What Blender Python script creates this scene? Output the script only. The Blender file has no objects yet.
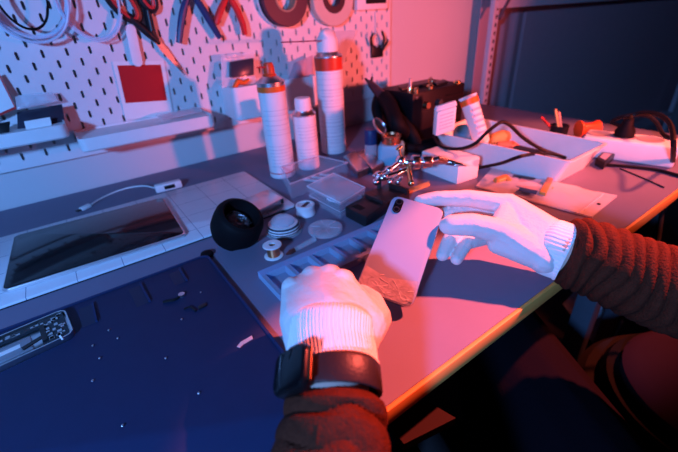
import bpy, bmesh, math, random
from mathutils import Vector as V, Matrix as M, noise as mnoise
random.seed(7)
PI = math.pi
scn = bpy.context.scene
COL = scn.collection
TABLE = 0.75                       # table-top height; the code works with z = 0 at the table top

# ------------------------------------------------------------------ camera model (used to survey points on real planes)
F = 377.63
CAM = V((-0.002, -0.9733, 0.3162))
RX = V((0.809, -0.5853, -0.0545)); RY = V((-0.3252, -0.3683, -0.871)); RZ = V((0.4897, 0.7223, -0.4883))
def ray(px, py): return RX*((px-339)/F) + RY*((py-226)/F) + RZ
def P(px, py, h=0.0):
    d = ray(px, py); return CAM + d*((h-CAM.z)/d.z)
def W(px, py, y=0.0):
    d = ray(px, py); return CAM + d*((y-CAM.y)/d.y)
def C(px, py, zc): return CAM + ray(px, py)*zc

# ------------------------------------------------------------------ materials
MATS = {}
def mat(name, col, rough=0.5, metal=0.0, var=0.06, vscale=40.0, bump=0.0, bscale=200.0, coat=0.0, spec=0.3, sheen=0.0):
    if name in MATS: return MATS[name]
    m = bpy.data.materials.new(name); m.use_nodes = True
    nt = m.node_tree; b = nt.nodes['Principled BSDF']
    b.inputs['Roughness'].default_value = rough; b.inputs['Metallic'].default_value = metal
    b.inputs['Coat Weight'].default_value = coat; b.inputs['Specular IOR Level'].default_value = spec
    b.inputs['Sheen Weight'].default_value = sheen
    tc = nt.nodes.new('ShaderNodeTexCoord')
    n = nt.nodes.new('ShaderNodeTexNoise'); n.inputs['Scale'].default_value = vscale; n.inputs['Detail'].default_value = 4
    nt.links.new(tc.outputs['Object'], n.inputs['Vector'])
    mx = nt.nodes.new('ShaderNodeMix'); mx.data_type = 'RGBA'
    mx.inputs[6].default_value = tuple(c*(1-var) for c in col)+(1,)
    mx.inputs[7].default_value = tuple(min(1, c*(1+var)) for c in col)+(1,)
    nt.links.new(n.outputs['Fac'], mx.inputs[0]); nt.links.new(mx.outputs[2], b.inputs['Base Color'])
    if bump:
        n2 = nt.nodes.new('ShaderNodeTexNoise'); n2.inputs['Scale'].default_value = bscale; n2.inputs['Detail'].default_value = 3
        nt.links.new(tc.outputs['Object'], n2.inputs['Vector'])
        bp = nt.nodes.new('ShaderNodeBump'); bp.inputs['Strength'].default_value = bump; bp.inputs['Distance'].default_value = 0.002
        nt.links.new(n2.outputs['Fac'], bp.inputs['Height']); nt.links.new(bp.outputs['Normal'], b.inputs['Normal'])
    m['mix'] = mx.name
    MATS[name] = m; return m
def clear(name, col=(0.9, 0.93, 1.0), body=0.15, rough=0.08, bump=0.0, bscale=60):
    """thin clear plastic: mostly see-through, some milky body and gloss"""
    if name in MATS: return MATS[name]
    m = mat(name, col, rough, 0, bump=bump, bscale=bscale)
    nt = m.node_tree; b = nt.nodes['Principled BSDF']; out = nt.nodes['Material Output']
    tr = nt.nodes.new('ShaderNodeBsdfTransparent'); tr.inputs[0].default_value = tuple(col)+(1,)
    fw_ = nt.nodes.new('ShaderNodeLayerWeight'); fw_.inputs['Blend'].default_value = 0.5
    fp = nt.nodes.new('ShaderNodeMath'); fp.operation = 'POWER'; fp.inputs[1].default_value = 4; nt.links.new(fw_.outputs['Facing'], fp.inputs[0])
    fr = nt.nodes.new('ShaderNodeMath'); fr.operation = 'MULTIPLY'; fr.inputs[1].default_value = .5; nt.links.new(fp.outputs[0], fr.inputs[0])
    ad = nt.nodes.new('ShaderNodeMath'); ad.operation = 'ADD'; ad.use_clamp = True; ad.inputs[1].default_value = body
    nt.links.new(fr.outputs[0], ad.inputs[0])
    ms = nt.nodes.new('ShaderNodeMixShader')
    nt.links.new(ad.outputs[0], ms.inputs[0]); nt.links.new(tr.outputs[0], ms.inputs[1]); nt.links.new(b.outputs[0], ms.inputs[2])
    nt.links.new(ms.outputs[0], out.inputs[0])
    return m
def lines_mat(name, col, line, period, width, axis_list, rough=0.4, offs=(0, 0, 0)):
    """printed hairlines on object axes"""
    m = mat(name, col, rough); nt = m.node_tree; b = nt.nodes['Principled BSDF']
    tc = nt.nodes.new('ShaderNodeTexCoord'); sp = nt.nodes.new('ShaderNodeSeparateXYZ')
    nt.links.new(tc.outputs['Object'], sp.inputs[0]); last = None
    for a in axis_list:
        s = nt.nodes.new('ShaderNodeMath'); s.operation = 'ADD'; s.inputs[1].default_value = offs[a] + 50*period[a]
        nt.links.new(sp.outputs[a], s.inputs[0])
        mo = nt.nodes.new('ShaderNodeMath'); mo.operation = 'MODULO'; mo.inputs[1].default_value = period[a]
        nt.links.new(s.outputs[0], mo.inputs[0])
        lt = nt.nodes.new('ShaderNodeMath'); lt.operation = 'LESS_THAN'; lt.inputs[1].default_value = width
        nt.links.new(mo.outputs[0], lt.inputs[0])
        if last:
            mx = nt.nodes.new('ShaderNodeMath'); mx.operation = 'MAXIMUM'
            nt.links.new(last.outputs[0], mx.inputs[0]); nt.links.new(lt.outputs[0], mx.inputs[1]); last = mx
        else: last = lt
    mix = nt.nodes.new('ShaderNodeMix'); mix.data_type = 'RGBA'
    nt.links.new(last.outputs[0], mix.inputs[0]); nt.links.new(nt.nodes[m['mix']].outputs[2], mix.inputs[6])
    mix.inputs[7].default_value = tuple(line)+(1,); nt.links.new(mix.outputs[2], b.inputs['Base Color'])
    return m

white_p  = mat('white plastic', (0.80, 0.80, 0.80), 0.45)
board_w  = mat('white lacquered board', (0.72, 0.71, 0.71), 0.6, var=0.03)
paper    = mat('white paper', (0.82, 0.82, 0.80), 0.8)
black_p  = mat('black plastic', (0.012, 0.012, 0.014), 0.38)
black_m  = mat('black rubber', (0.006, 0.005, 0.006), 0.65, spec=0.1)
dark_p   = mat('dark grey plastic', (0.035, 0.033, 0.035), 0.4)
chrome   = mat('chrome', (0.90, 0.90, 0.91), 0.20, 1.0)
steel    = mat('brushed steel', (0.62, 0.62, 0.64), 0.32, 1.0, bump=0.05)
brass    = mat('brass', (0.85, 0.60, 0.28), 0.22, 1.0)
copper   = mat('copper', (0.80, 0.36, 0.18), 0.28, 1.0)
red_p    = mat('red plastic', (0.55, 0.03, 0.03), 0.4)
orange_p = mat('orange plastic', (0.80, 0.14, 0.02), 0.4)
blue_p   = mat('dark blue plastic', (0.015, 0.04, 0.13), 0.4)
ltblue_p = mat('pale blue plastic', (0.16, 0.48, 0.60), 0.4)
glovem   = mat('white knit glove', (0.62, 0.61, 0.60), 0.9, bump=0.35, bscale=260, sheen=0.2)
acrylic  = clear('clear acrylic', (0.95, 0.96, 0.99), 0.09, 0.06)
acrylic2 = clear('milky acrylic', (0.93, 0.94, 0.98), 0.27, 0.10)
bagm     = clear('clear plastic bag', (0.93, 0.93, 0.96), 0.42, 0.12, bump=0.8, bscale=45)

# ------------------------------------------------------------------ mesh helpers
def new(): return bmesh.new()
def frame(z, ref=V((0, 0, 1))):
    z = V(z).normalized(); ref = V(ref)
    if abs(z.dot(ref.normalized())) > 0.98: ref = V((1, 0, 0))
    x = ref.cross(z).normalized(); y = z.cross(x)
    return x, y, z
def mat4(o, x, y, z):
    m = M.Identity(4)
    for i, a in enumerate((x, y, z, o)):
        for j in range(3): m[j][i] = a[j]
    return m
def rz(a): return M.Rotation(a, 4, 'Z')
def box(bm, c, s, R=None, bev=0.0, seg=2):
    t = bmesh.new(); bmesh.ops.create_cube(t, size=1.0)
    for v in t.verts: v.co = V((v.co.x*s[0], v.co.y*s[1], v.co.z*s[2]))
    if bev > 0: bmesh.ops.bevel(t, geom=t.edges[:], offset=bev, segments=seg, affect='EDGES', profile=0.5)
    T = M.Translation(V(c)) @ (R if R else M.Identity(4))
    merge(bm, t, T)
def merge(bm, t, T=None):
    t.verts.index_update(); vs = []
    for v in t.verts: vs.append(bm.verts.new(T @ v.co if T else v.co))
    for f in t.faces:
        try: bm.faces.new([vs[v.index] for v in f.verts])
        except ValueError: pass
    t.free()
def lathe(bm, prof, T=None, n=32, closed=False):
    rings = []
    for r, z in prof:
        if r < 1e-6:
            v = V((0, 0, z)); rings.append([bm.verts.new(T @ v if T else v)])
        else:
            ring = []
            for i in range(n):
                a = 2*PI*i/n; v = V((r*math.cos(a), r*math.sin(a), z)); ring.append(bm.verts.new(T @ v if T else v))
            rings.append(ring)
    pairs = list(zip(rings, rings[1:]))
    if closed: pairs.append((rings[-1], rings[0]))
    for a, b in pairs:
        for i in range(n):
            j = (i+1) % n
            if len(a) == 1 and len(b) == 1: continue
            if len(a) == 1: bm.faces.new((a[0], b[j], b[i]))
            elif len(b) == 1: bm.faces.new((a[i], a[j], b[0]))
            else: bm.faces.new((a[i], a[j], b[j], b[i]))
def cyl(bm, p0, p1, r0, r1=None, n=20, cap=True):
    r1 = r0 if r1 is None else r1
    p0 = V(p0); p1 = V(p1); x, y, z = frame(p1-p0); L = (p1-p0).length
    prof = [(r0, 0), (r1, L)]
    if cap: prof = [(0, 0)] + prof + [(0, L)]
    lathe(bm, prof, mat4(p0, x, y, z), n)
def ball(bm, c, r, s=(1, 1, 1), n=16, T=None):
    prof = [(r*math.sin(PI*i/n), -r*math.cos(PI*i/n)) for i in range(n+1)]
    prof[0] = (0, -r); prof[-1] = (0, r)
    R = M.Translation(V(c)) @ (T if T else M.Identity(4)) @ M.Diagonal((s[0], s[1], s[2], 1))
    lathe(bm, prof, R, n*2)
def spline(pts, k=6, closed=False):
    pts = [V(p) for p in pts]; out = []; n = len(pts)
    for i in range(n if closed else n-1):
        if closed: p0, p1, p2, p3 = pts[(i-1) % n], pts[i], pts[(i+1) % n], pts[(i+2) % n]
        else:
            p1, p2 = pts[i], pts[i+1]
            p0 = pts[i-1] if i else p1*2-p2; p3 = pts[i+2] if i+2 < n else p2*2-p1
        for j in range(k):
            t = j/k
            out.append(0.5*((2*p1)+(p2-p0)*t+(2*p0-5*p1+4*p2-p3)*t*t+(3*p1-p0-3*p2+p3)*t*t*t))
    if not closed: out.append(pts[-1])
    return out
def tube(bm, pts, r, n=8, closed=False, k=6, cap=True):
    ps = spline(pts, k, closed) if k > 1 else [V(p) for p in pts]
    N = len(ps); rings = []; ref = V((0.13, 0.21, 0.97))
    for i, p in enumerate(ps):
        a = ps[(i-1) % N] if (closed or i) else p; b = ps[(i+1) % N] if (closed or i < N-1) else p
        t = (b-a).normalized(); x = ref - t*ref.dot(t)
        if x.length < 1e-4: x = V((1, 0, 0))
        x.normalize(); y = t.cross(x); ref = x
        rr = r(i/(N-1)) if callable(r) else r
        rings.append([bm.verts.new(p + (x*math.cos(2*PI*q/n)+y*math.sin(2*PI*q/n))*rr) for q in range(n)])
    m = N if closed else N-1
    for i in range(m):
        A, B = rings[i], rings[(i+1) % N]
        for q in range(n):
            bm.faces.new((A[q], A[(q+1) % n], B[(q+1) % n], B[q]))
    if cap and not closed:
        bm.faces.new(rings[0][::-1]); bm.faces.new(rings[-1])
def prism(bm, poly, d, taper=None):
    poly = [V(p) for p in poly]; d = V(d)
    a = [bm.verts.new(p) for p in poly]; c = sum(poly, V())/len(poly)
    b = [bm.verts.new((c+(p-c)*taper if taper else p)+d) for p in poly]
    bm.faces.new(a[::-1]); bm.faces.new(b)
    for i in range(len(poly)):
        j = (i+1) % len(poly); bm.faces.new((a[i], a[j], b[j], b[i]))
def rbox(bm, poly, d, bev=0.002, seg=2):
    t = bmesh.new(); prism(t, poly, d); bmesh.ops.recalc_face_normals(t, faces=t.faces[:])
    bmesh.ops.bevel(t, geom=t.edges[:], offset=bev, segments=seg, affect='EDGES', profile=0.5); merge(bm, t)
def rrect(w, h, r, n=6):
    out = []
    for cx, cy, a0 in ((w/2-r, h/2-r, 0), (-w/2+r, h/2-r, 90), (-w/2+r, -h/2+r, 180), (w/2-r, -h/2+r, 270)):
        for i in range(n+1):
            a = math.radians(a0+90*i/n); out.append(V((cx+r*math.cos(a), cy+r*math.sin(a), 0)))
    return out
def slab(bm, T, w, h, t, r, e=0.0, n=6):
    """rounded-rectangle plate, thickness t along local z from 0, edge rounding e"""
    loops = []
    for z, ins in ((0, e), (e*0.3, e*0.3), (e, 0), (t-e, 0), (t-e*0.3, e*0.3), (t, e)) if e else ((0, 0), (t, 0)):
        loops.append([bm.verts.new(T @ (p+V((0, 0, z)))) for p in rrect(w-2*ins, h-2*ins, max(r-ins, 0.0003), n)])
    for A, B in zip(loops, loops[1:]):
        for i in range(len(A)):
            j = (i+1) % len(A); bm.faces.new((A[i], A[j], B[j], B[i]))
    bm.faces.new(loops[0][::-1]); bm.faces.new(loops[-1])
def ring_plate(bm, T, outer, inner, t):
    """plate with a hole: outer and inner are loops of the same count"""
    n = len(outer); L = []
    for loop, z in ((outer, 0), (outer, t), (inner, t), (inner, 0)):
        L.append([bm.verts.new(T @ (p+V((0, 0, z)))) for p in loop])
    for k in range(4):
        A, B = L[k], L[(k+1) % 4]
        for i in range(n):
            j = (i+1) % n; bm.faces.new((A[i], A[j], B[j], B[i]))
def opentray(bm, rim, h, taper=0.9, wall=0.0025, lip=0.004):
    """open tray: rim corners (3D, world), depth h; walls taper to the base; outward lip"""
    rim = [V(p) for p in rim]; c = sum(rim, V())/len(rim)
    def sc(k, dz, grow=0.0): return [c+(p-c)*k+(p-c).normalized()*grow+V((0, 0, dz)) for p in rim]
    def rounded(poly, rad):
        out = []; n = len(poly)
        for i in range(n):
            p, a, b = poly[i], poly[i-1], poly[(i+1) % n]
            u = (a-p).normalized(); w = (b-p).normalized()
            for t in (0, .25, .5, .75, 1): out.append((p+u*rad)*(1-t)**2 + p*2*t*(1-t) + (p+w*rad)*t*t)
        return out
    L = [rounded(q, 0.012) for q in (sc(taper, -h), sc(1, -0.002), sc(1, -0.002, lip), sc(1, 0, lip), sc(1, 0, -wall), sc(taper, -h+wall, -wall))]
    R = [[bm.verts.new(p) for p in l] for l in L]
    for A, B in zip(R, R[1:]):
        for i in range(len(A)):
            j = (i+1) % len(A); bm.faces.new((A[i], A[j], B[j], B[i]))
    bm.faces.new(R[0][::-1]); bm.faces.new(R[-1])
def hull(bm, spheres, sub=2):
    t = bmesh.new()
    for c, r in spheres:
        bmesh.ops.create_icosphere(t, subdivisions=sub, radius=r, matrix=M.Translation(V(c)))
    res = bmesh.ops.convex_hull(t, input=t.verts[:])
    bad = [v for v in t.verts if not v.link_faces]
    bmesh.ops.delete(t, geom=bad, context='VERTS'); merge(bm, t)
def chain(bm, pts, rs):
    for i in range(len(pts)-1): hull(bm, [(pts[i], rs[i]), (pts[i+1], rs[i+1])])
OFF = {}
def obj(name, bm, m, parent=None, ang=35, remesh=0, smooth=0, keep=False, relief=0):
    bmesh.ops.recalc_face_normals(bm, faces=bm.faces[:])
    me = bpy.data.meshes.new(name)
    if parent is not None: off = OFF[parent.name]
    elif keep: off = V((0, 0, 0))
    else:
        lo = V((min(v.co[i] for v in bm.verts) for i in range(3))); hi = V((max(v.co[i] for v in bm.verts) for i in range(3)))
        off = V(((lo.x+hi.x)/2, (lo.y+hi.y)/2, lo.z))
    bmesh.ops.translate(bm, verts=bm.verts[:], vec=-off)
    bm.to_mesh(me); bm.free()
    o = bpy.data.objects.new(name, me); COL.objects.link(o); me.materials.append(m)
    if remesh:
        md = o.modifiers.new('r', 'REMESH'); md.mode = 'VOXEL'; md.voxel_size = remesh
        if smooth:
            s = o.modifiers.new('s', 'SMOOTH'); s.factor = 0.5; s.iterations = smooth
        dg = bpy.context.evaluated_depsgraph_get(); me2 = bpy.data.meshes.new_from_object(o.evaluated_get(dg))
        o.modifiers.clear(); o.data = me2; me2.name = name; bpy.data.meshes.remove(me); me = me2
        if not me.materials: me.materials.append(m)
        if relief:
            nrm_ = [v.normal.copy() for v in me.vertices]
            for v, nv in zip(me.vertices, nrm_):
                p = v.co+off
                v.co = v.co + nv*(relief*(mnoise.noise(p*62)+.55*mnoise.noise(p*130)+.3*mnoise.noise(p*260)))
    if ang:
        me.polygons.foreach_set('use_smooth', [True]*len(me.polygons))
        me.set_sharp_from_angle(angle=math.radians(ang if not remesh else 180))
    if parent is not None: o.parent = parent; OFF[o.name] = off
    else: o.location = off; OFF[o.name] = off
    return o
def tag(o, label, cat, group=None, kind=None):
    if label: o['label'] = label
    if cat: o['category'] = cat
    if group: o['group'] = group
    if kind: o['kind'] = kind
    return o
def thing(name, label, cat, loc, group=None):
    o = bpy.data.objects.new(name, None); COL.objects.link(o); o.location = V(loc); o.empty_display_size = 0.01
    OFF[o.name] = V(loc); return tag(o, label, cat, group)
def struct(name, bm, m, ang=0):
    o = obj(name, bm, m, None, ang); o['kind'] = 'structure'; return o
def dup(root, loc, rot=0.0, label=None):
    r = root.copy(); COL.objects.link(r); r.location = V(loc); r.rotation_euler = (0, 0, rot)
    if label: r['label'] = label
    def rec(a, b):
        for ch in list(a.children):
            c = ch.copy(); COL.objects.link(c); c.parent = b; rec(ch, c)
    rec(root, r); return r
def part(name, m, parent, fn, **k):
    bm = new(); fn(bm); return obj(name, bm, m, parent, **k)
def solo(name, m, label, cat, fn, group=None, **k):
    bm = new(); fn(bm); return tag(obj(name, bm, m, None, **k), label, cat, group)

# ================================================================== SETTING
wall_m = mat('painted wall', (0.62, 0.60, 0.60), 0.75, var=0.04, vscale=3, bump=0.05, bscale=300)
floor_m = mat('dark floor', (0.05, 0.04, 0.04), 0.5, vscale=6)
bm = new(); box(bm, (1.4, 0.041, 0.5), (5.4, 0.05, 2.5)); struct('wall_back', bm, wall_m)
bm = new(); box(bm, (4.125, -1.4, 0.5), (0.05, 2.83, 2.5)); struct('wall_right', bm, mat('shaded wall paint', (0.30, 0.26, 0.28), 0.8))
bm = new(); box(bm, (1.4, -1.4, -0.775), (5.5, 2.95, 0.05)); struct('floor', bm, floor_m)

# ------------------------------------------------------------------ the pegboard with its slots cut through
def pegboard(bm):
    T = 0.005; h = 0.01
    slot = [(0.0025, -0.005), (0.0025, 0.005), (0.0018, 0.0067), (0, 0.0075), (-0.0018, 0.0067), (-0.0025, 0.005), (-0.0025, -0.005), (-0.0018, -0.0067), (0, -0.0075), (0.0018, -0.0067)]
    vc = {}
    def vert(x, y, z):
        k = (round(x*1e5), round(y*1e5), round(z*1e5))
        if k not in vc: vc[k] = bm.verts.new((x, y, z))
        return vc[k]
    for u in range(-25, 45):
        for v in range(-18, 10):
            cx, cz = u*0.02, 0.281-v*0.02
            x0, x1, z0, z1 = cx-h, cx+h, cz-h, cz+h
            if u == 44: x1 = 0.895
            if v == 9: z0 = 0.077
            for y in (0.0, T):
                if (u+v) % 2:
                    f = [vert(x0, y, z0), vert(x1, y, z0), vert(x1, y, z1), vert(x0, y, z1)]; bm.faces.new(f if y == 0 else f[::-1])
                else:
                    s = [vert(cx+a, y, cz+b) for a, b in slot]
                    c = [vert(x1, y, z0), vert(x1, y, z1), vert(x0, y, z1), vert(x0, y, z0)]
                    fs = [[c[0], c[1], s[1], s[0]], [c[1], s[3], s[2], s[1]], [c[1], c[2], s[3]], [c[2], s[5], s[4], s[3]], [c[2], c[3], s[6], s[5]], [c[3], s[8], s[7], s[6]], [c[3], c[0], s[8]], [c[0], s[0], s[9], s[8]]]
                    for f in fs: bm.faces.new(f if y == 0 else f[::-1])
            if (u+v) % 2 == 0:
                for i in range(10):
                    a, b = slot[i], slot[(i+1) % 10]
                    bm.faces.new([vert(cx+a[0], 0, cz+a[1]), vert(cx+b[0], 0, cz+b[1]), vert(cx+b[0], T, cz+b[1]), vert(cx+a[0], T, cz+a[1])])
    for (xa, za, xb, zb) in ((-0.51, 0.077, 0.895, 0.077), (0.895, 0.077, 0.895, 0.651), (0.895, 0.651, -0.51, 0.651), (-0.51, 0.651, -0.51, 0.077)):
        bm.faces.new([bm.verts.new(p) for p in ((xa, 0, za), (xb, 0, zb), (xb, T, zb), (xa, T, za))])
bm = new(); pegboard(bm); peg = obj('pegboard', bm, board_w, None, 0)
tag(peg, 'white slotted pegboard panel mounted on the back wall above the bench', 'pegboard')
for x in (-0.4, 0.2, 0.84):
    for z in (0.13, 0.6): part('spacer', white_p, peg, lambda b: cyl(b, (x, 0.0045, z+.004), (x, 0.0157, z+.004), 0.007))

# ------------------------------------------------------------------ the workbench
bench_m = mat('grey laminate', (0.185, 0.175, 0.25), 0.6, spec=0.2, var=0.05, vscale=25, bump=0.04, bscale=500)
wood_m = mat('beech edge band', (0.72, 0.36, 0.08), 0.5, var=0.12, vscale=60)
bench = thing('workbench', 'grey laminate workbench with a pale wood edge band under all the tools', 'workbench', (0.5, -0.4, -0.75))
part('tabletop', bench_m, bench, lambda b: box(b, (0.32, -0.399, -0.0105), (1.86, 0.82, 0.021)))
part('edge_band', wood_m, bench, lambda b: box(b, (0.32, -0.8115, -0.0105), (1.86, 0.005, 0.021), bev=0.0012))
leg_m = mat('grey blue painted steel', (0.06, 0.07, 0.09), 0.5)
for x, y in ((-0.5, -0.72), (0.80, -0.755), (-0.5, -0.08), (1.2, -0.08), (1.2, -0.72)):
    part('leg', leg_m, bench, lambda b: box(b, (x, y, -0.3855), (0.04, 0.04, 0.729), bev=0.003))
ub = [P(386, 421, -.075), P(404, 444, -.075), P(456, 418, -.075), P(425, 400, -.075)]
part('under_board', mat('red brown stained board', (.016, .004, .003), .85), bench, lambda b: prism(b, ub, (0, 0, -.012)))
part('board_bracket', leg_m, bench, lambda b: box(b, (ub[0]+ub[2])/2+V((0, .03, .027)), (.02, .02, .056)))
part('stretcher', leg_m, bench, lambda b: box(b, (0.35, -0.08, -0.55), (1.66, 0.03, 0.04)))

# ================================================================== ON THE PEGBOARD
cable_w = clear('translucent white cable sheath', (0.85, 0.90, 1.0), 0.55, 0.3)
def coil(bm, c, rx, rzz, y0, n, r, jit):
    pts = []
    for i in range(n*16):
        a = 2*PI*i/16; k = 1+jit*math.sin(i*0.37)+jit*0.6*math.sin(i*0.11+1)
        pts.append(V((c.x+rx*k*math.cos(a), y0-0.006-0.005*(i/(n*16))*n+0.003*math.sin(i*0.7), c.z+rzz*k*math.sin(a)+jit*rzz*0.6*math.sin(i*0.05))))
    tube(bm, pts, r, 7, k=3)
c1 = W(24, -8, -0.01)
solo('cable_coil', cable_w, 'larger coil of translucent white cable hanging at the top left of the pegboard', 'cable', lambda b: coil(b, c1, 0.064, 0.078, -0.004, 6, 0.0021, 0.055), 'coiled cables on the pegboard')
c2 = W(88, 0, -0.01)
t = thing('cable_coil', 'oval coil of clear cable with a tie, hanging between the larger coil and the scissors', 'cable', (c2.x, -0.01, c2.z), 'coiled cables on the pegboard')
part('cable', cable_w, t, lambda b: coil(b, c2, 0.052, 0.070, -0.004, 4, 0.0021, 0.035))
part('cable_tie', white_p, t, lambda b: tube(b, [W(60, 30, -.008), W(66, 36, -.03), W(70, 38, -.012), W(63, 33, -.006)], 0.0018, 6, True))
c3 = W(20, -6, -0.03)
solo('cable_loop', black_m, 'thin black cable loop hanging in front of the larger white coil', 'cable', lambda b: coil(b, c3, 0.036, 0.056, -0.026, 2, 0.0017, 0.02), 'coiled cables on the pegboard')
# pegs they hang from (above the frame)
for px, nm in ((24, 'steel peg carrying the larger white cable coil'), (86, 'steel peg carrying the oval clear cable coil')):
    q = W(px, -10, 0)
    solo('pegboard_hook', steel, nm, 'hook', lambda b: tube(b, [(q.x, .004, q.z+.068), (q.x, -.02, q.z+.066), (q.x, -.045, q.z+.066), (q.x, -.05, q.z+.075)], 0.0022, 8), 'pegboard hooks')

# scissors
y = -0.014
tip, piv = W(185, 75, y), W(157, 41, y)
ax = (tip-piv).normalized(); sd = V((ax.z, 0, -ax.x))      # in the board plane
if sd.x < 0: sd = -sd
sc = thing('scissors', 'scissors with black and red handles hanging closed with the blade pointing down right', 'scissors', piv)
def blade(b, s, yy):
    L = (tip-piv).length
    poly = [piv-ax*0.016+sd*0.004*s, piv-ax*0.016-sd*0.003*s, piv-sd*0.007*s+ax*0.02, tip-sd*0.001*s, tip, piv+sd*0.004*s]
    prism(b, [p+V((0, yy, 0)) for p in poly], (0, 0.0016, 0))
part('blade', steel, sc, lambda b: blade(b, 1, -0.001)); part('blade', steel, sc, lambda b: blade(b, -1, 0.0012))
def grip(b, rr, off, cpx, rx, ry, rot):
    c = W(*cpx, y); pts = []
    for i in range(16):
        a = 2*PI*i/16; u = math.cos(a)*rx; w = math.sin(a)*ry
        pts.append(c + V((u*math.cos(rot)-w*math.sin(rot), off, u*math.sin(rot)+w*math.cos(rot))))
    tube(b, pts, rr, 8, True, 3)
for cpx, rx, ry, rot, ss in (((121, 0), 0.020, 0.042, 0.50, -1), ((145, -6), 0.014, 0.030, 0.25, 1)):
    h = new(); grip(h, 0.0065, 0, cpx, rx, ry, rot)
    a = W(cpx[0]+(9 if ss < 0 else 2), cpx[1]+17, y)
    chain(h, [a, piv-ax*0.02+sd*0.004*ss, piv+ax*0.004], [0.0075, 0.0085, 0.0045])
    ho = obj('handle', h, black_p, sc)
    g = part('grip_lining', red_p, ho, lambda b: grip(b, 0.0042, -0.003, cpx, rx-0.0045, ry-0.0045, rot)); g['label'] = 'red inner lining of the handle'
part('pivot_screw', brass, sc, lambda b: cyl(b, piv+V((0, -.004, 0)), piv+V((0, .003, 0)), 0.005))

q = W(146, -5, 0)
solo('scissor_peg', steel, 'steel peg through the right handle loop of the scissors', 'hook', lambda b: tube(b, [(q.x, .004, q.z), (q.x, -.02, q.z), (q.x, -.03, q.z+.006)], .0024, 8), 'pegboard hooks')
# pliers hanging by their jaws above the frame, handles down
def pliers(name, m, lab, pivp, ends, yy):
    pv = W(*pivp, yy); t = thing(name, lab, 'pliers', pv, 'pliers on the pegboard')
    for s, pts in ends:
        q = [W(*p, yy) for p in pts]
        part('handle', m, t, lambda b: tube(b, q, lambda k: 0.0062+0.0016*math.sin(k*PI), 10))
        part('jaw', steel, t, lambda b: chain(b, [q[0], pv+V((0.002*s, 0, 0.0)), pv+V((0.004*s, 0, 0.02)), pv+V((0.002*s, 0, 0.045))], [0.006, 0.0075, 0.006, 0.002]))
    part('pivot_screw', steel, t, lambda b: cyl(b, pv+V((0, -.009, 0)), pv+V((0, .006, 0)), 0.005))
pliers('pliers', blue_p, 'pliers with dark blue handles hanging open to the right of the scissors', (191, -7), ((-1, [(188, -4), (184, 8), (181, 24), (179, 43)]), (1, [(194, -4), (202, 8), (211, 23), (220, 38)])), -0.02)
pliers('pliers', red_p, 'smaller pliers with red handles hanging between the blue pliers and the dark tape roll', (227, -6), ((-1, [(226, -2), (221, 9), (218, 17), (216, 24)]), (1, [(230, -2), (236, 8), (242, 22), (245, 35)])), -0.02)

# rolls of tape on pegs
def tape(name, lab, cpx, R, ri, wd, side_m, core_m, y0=-0.001, ct=.004):
    c = W(*cpx, y0-wd); t = thing(name, lab, 'tape', (c.x, y0, c.z), 'rolls of tape on the pegboard')
    T = mat4(V((c.x, y0, c.z)), V((1, 0, 0)), V((0, 0, 1)), V((0, -1, 0)))
    part('tape_winding', side_m, t, lambda b: lathe(b, [(ri+ct, 0), (R-.002, 0), (R, .002), (R, wd-.002), (R-.002, wd), (ri+ct, wd)], T, 64, True))
    part('core', core_m, t, lambda b: lathe(b, [(ri, 0.0005), (ri+ct, 0.0005), (ri+ct, wd+.0008), (ri, wd+.0008)], T, 48, True))
    return t
t = tape('tape_roll', 'wide roll of dark tape hanging at the top of the pegboard above the spray cans', (286, -2), 0.062, 0.026, 0.03, mat('dark purple tape', (0.06, 0.02, 0.04), 0.45), mat('cardboard core', (0.35, 0.24, 0.16), 0.8))
c = W(286, -2, -0.036)
T = mat4(V((c.x, -.001, c.z)), V((1, 0, 0)), V((0, 0, 1)), V((0, -1, 0)))
part('outer_layer', white_p, t, lambda b: lathe(b, [(.0622, 0.001), (.0632, .001), (.0632, .012), (.0622, .012)], T, 64, True))['label'] = 'pale outer layer of the roll'
tape('tape_roll', 'roll of beige tape with a dark core hanging right of the dark tape roll', (334, -2), 0.066, 0.020, 0.022, mat('beige masking tape', (0.62, 0.52, 0.44), 0.7), mat('dark core', (0.05, 0.02, 0.03), 0.5), ct=.016)
for px in (288, 335):
    q = W(286 if px == 288 else 334, -2, -0.036 if px == 288 else -.022)
    solo('tape_peg', steel, 'steel peg through the %s tape roll on the pegboard' % ('dark' if px == 288 else 'beige'), 'hook', lambda b: (lambda dz_: tube(b, [(q.x, .004, q.z+dz_), (q.x, -.04, q.z+dz_), (q.x, -.05, q.z+dz_+.009)], 0.003, 8))(.0232 if px == 288 else .0172), 'pegboard hooks')

# white device with a dark screen, top right of the board
a, b_ = W(357.5, 10.5, -0.02), W(388, 9, -0.02)
w = b_.x-a.x; zc = a.z
dv = thing('digital_meter', 'white box with a dark screen fixed at the top right of the pegboard', 'meter', (a.x+w/2, 0, zc))
part('body', white_p, dv, lambda b: box(b, (a.x+w/2, -0.0105, zc+0.035), (w, 0.019, 0.07), bev=0.003))
s0, s1 = W(366, 4, -0.021), W(386, 2.5, -0.021)
part('screen', black_p, dv, lambda b: box(b, ((s0.x+s1.x)/2, -0.0212, s0.z+0.02), (s1.x-s0.x, 0.0016, 0.04)))

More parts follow.
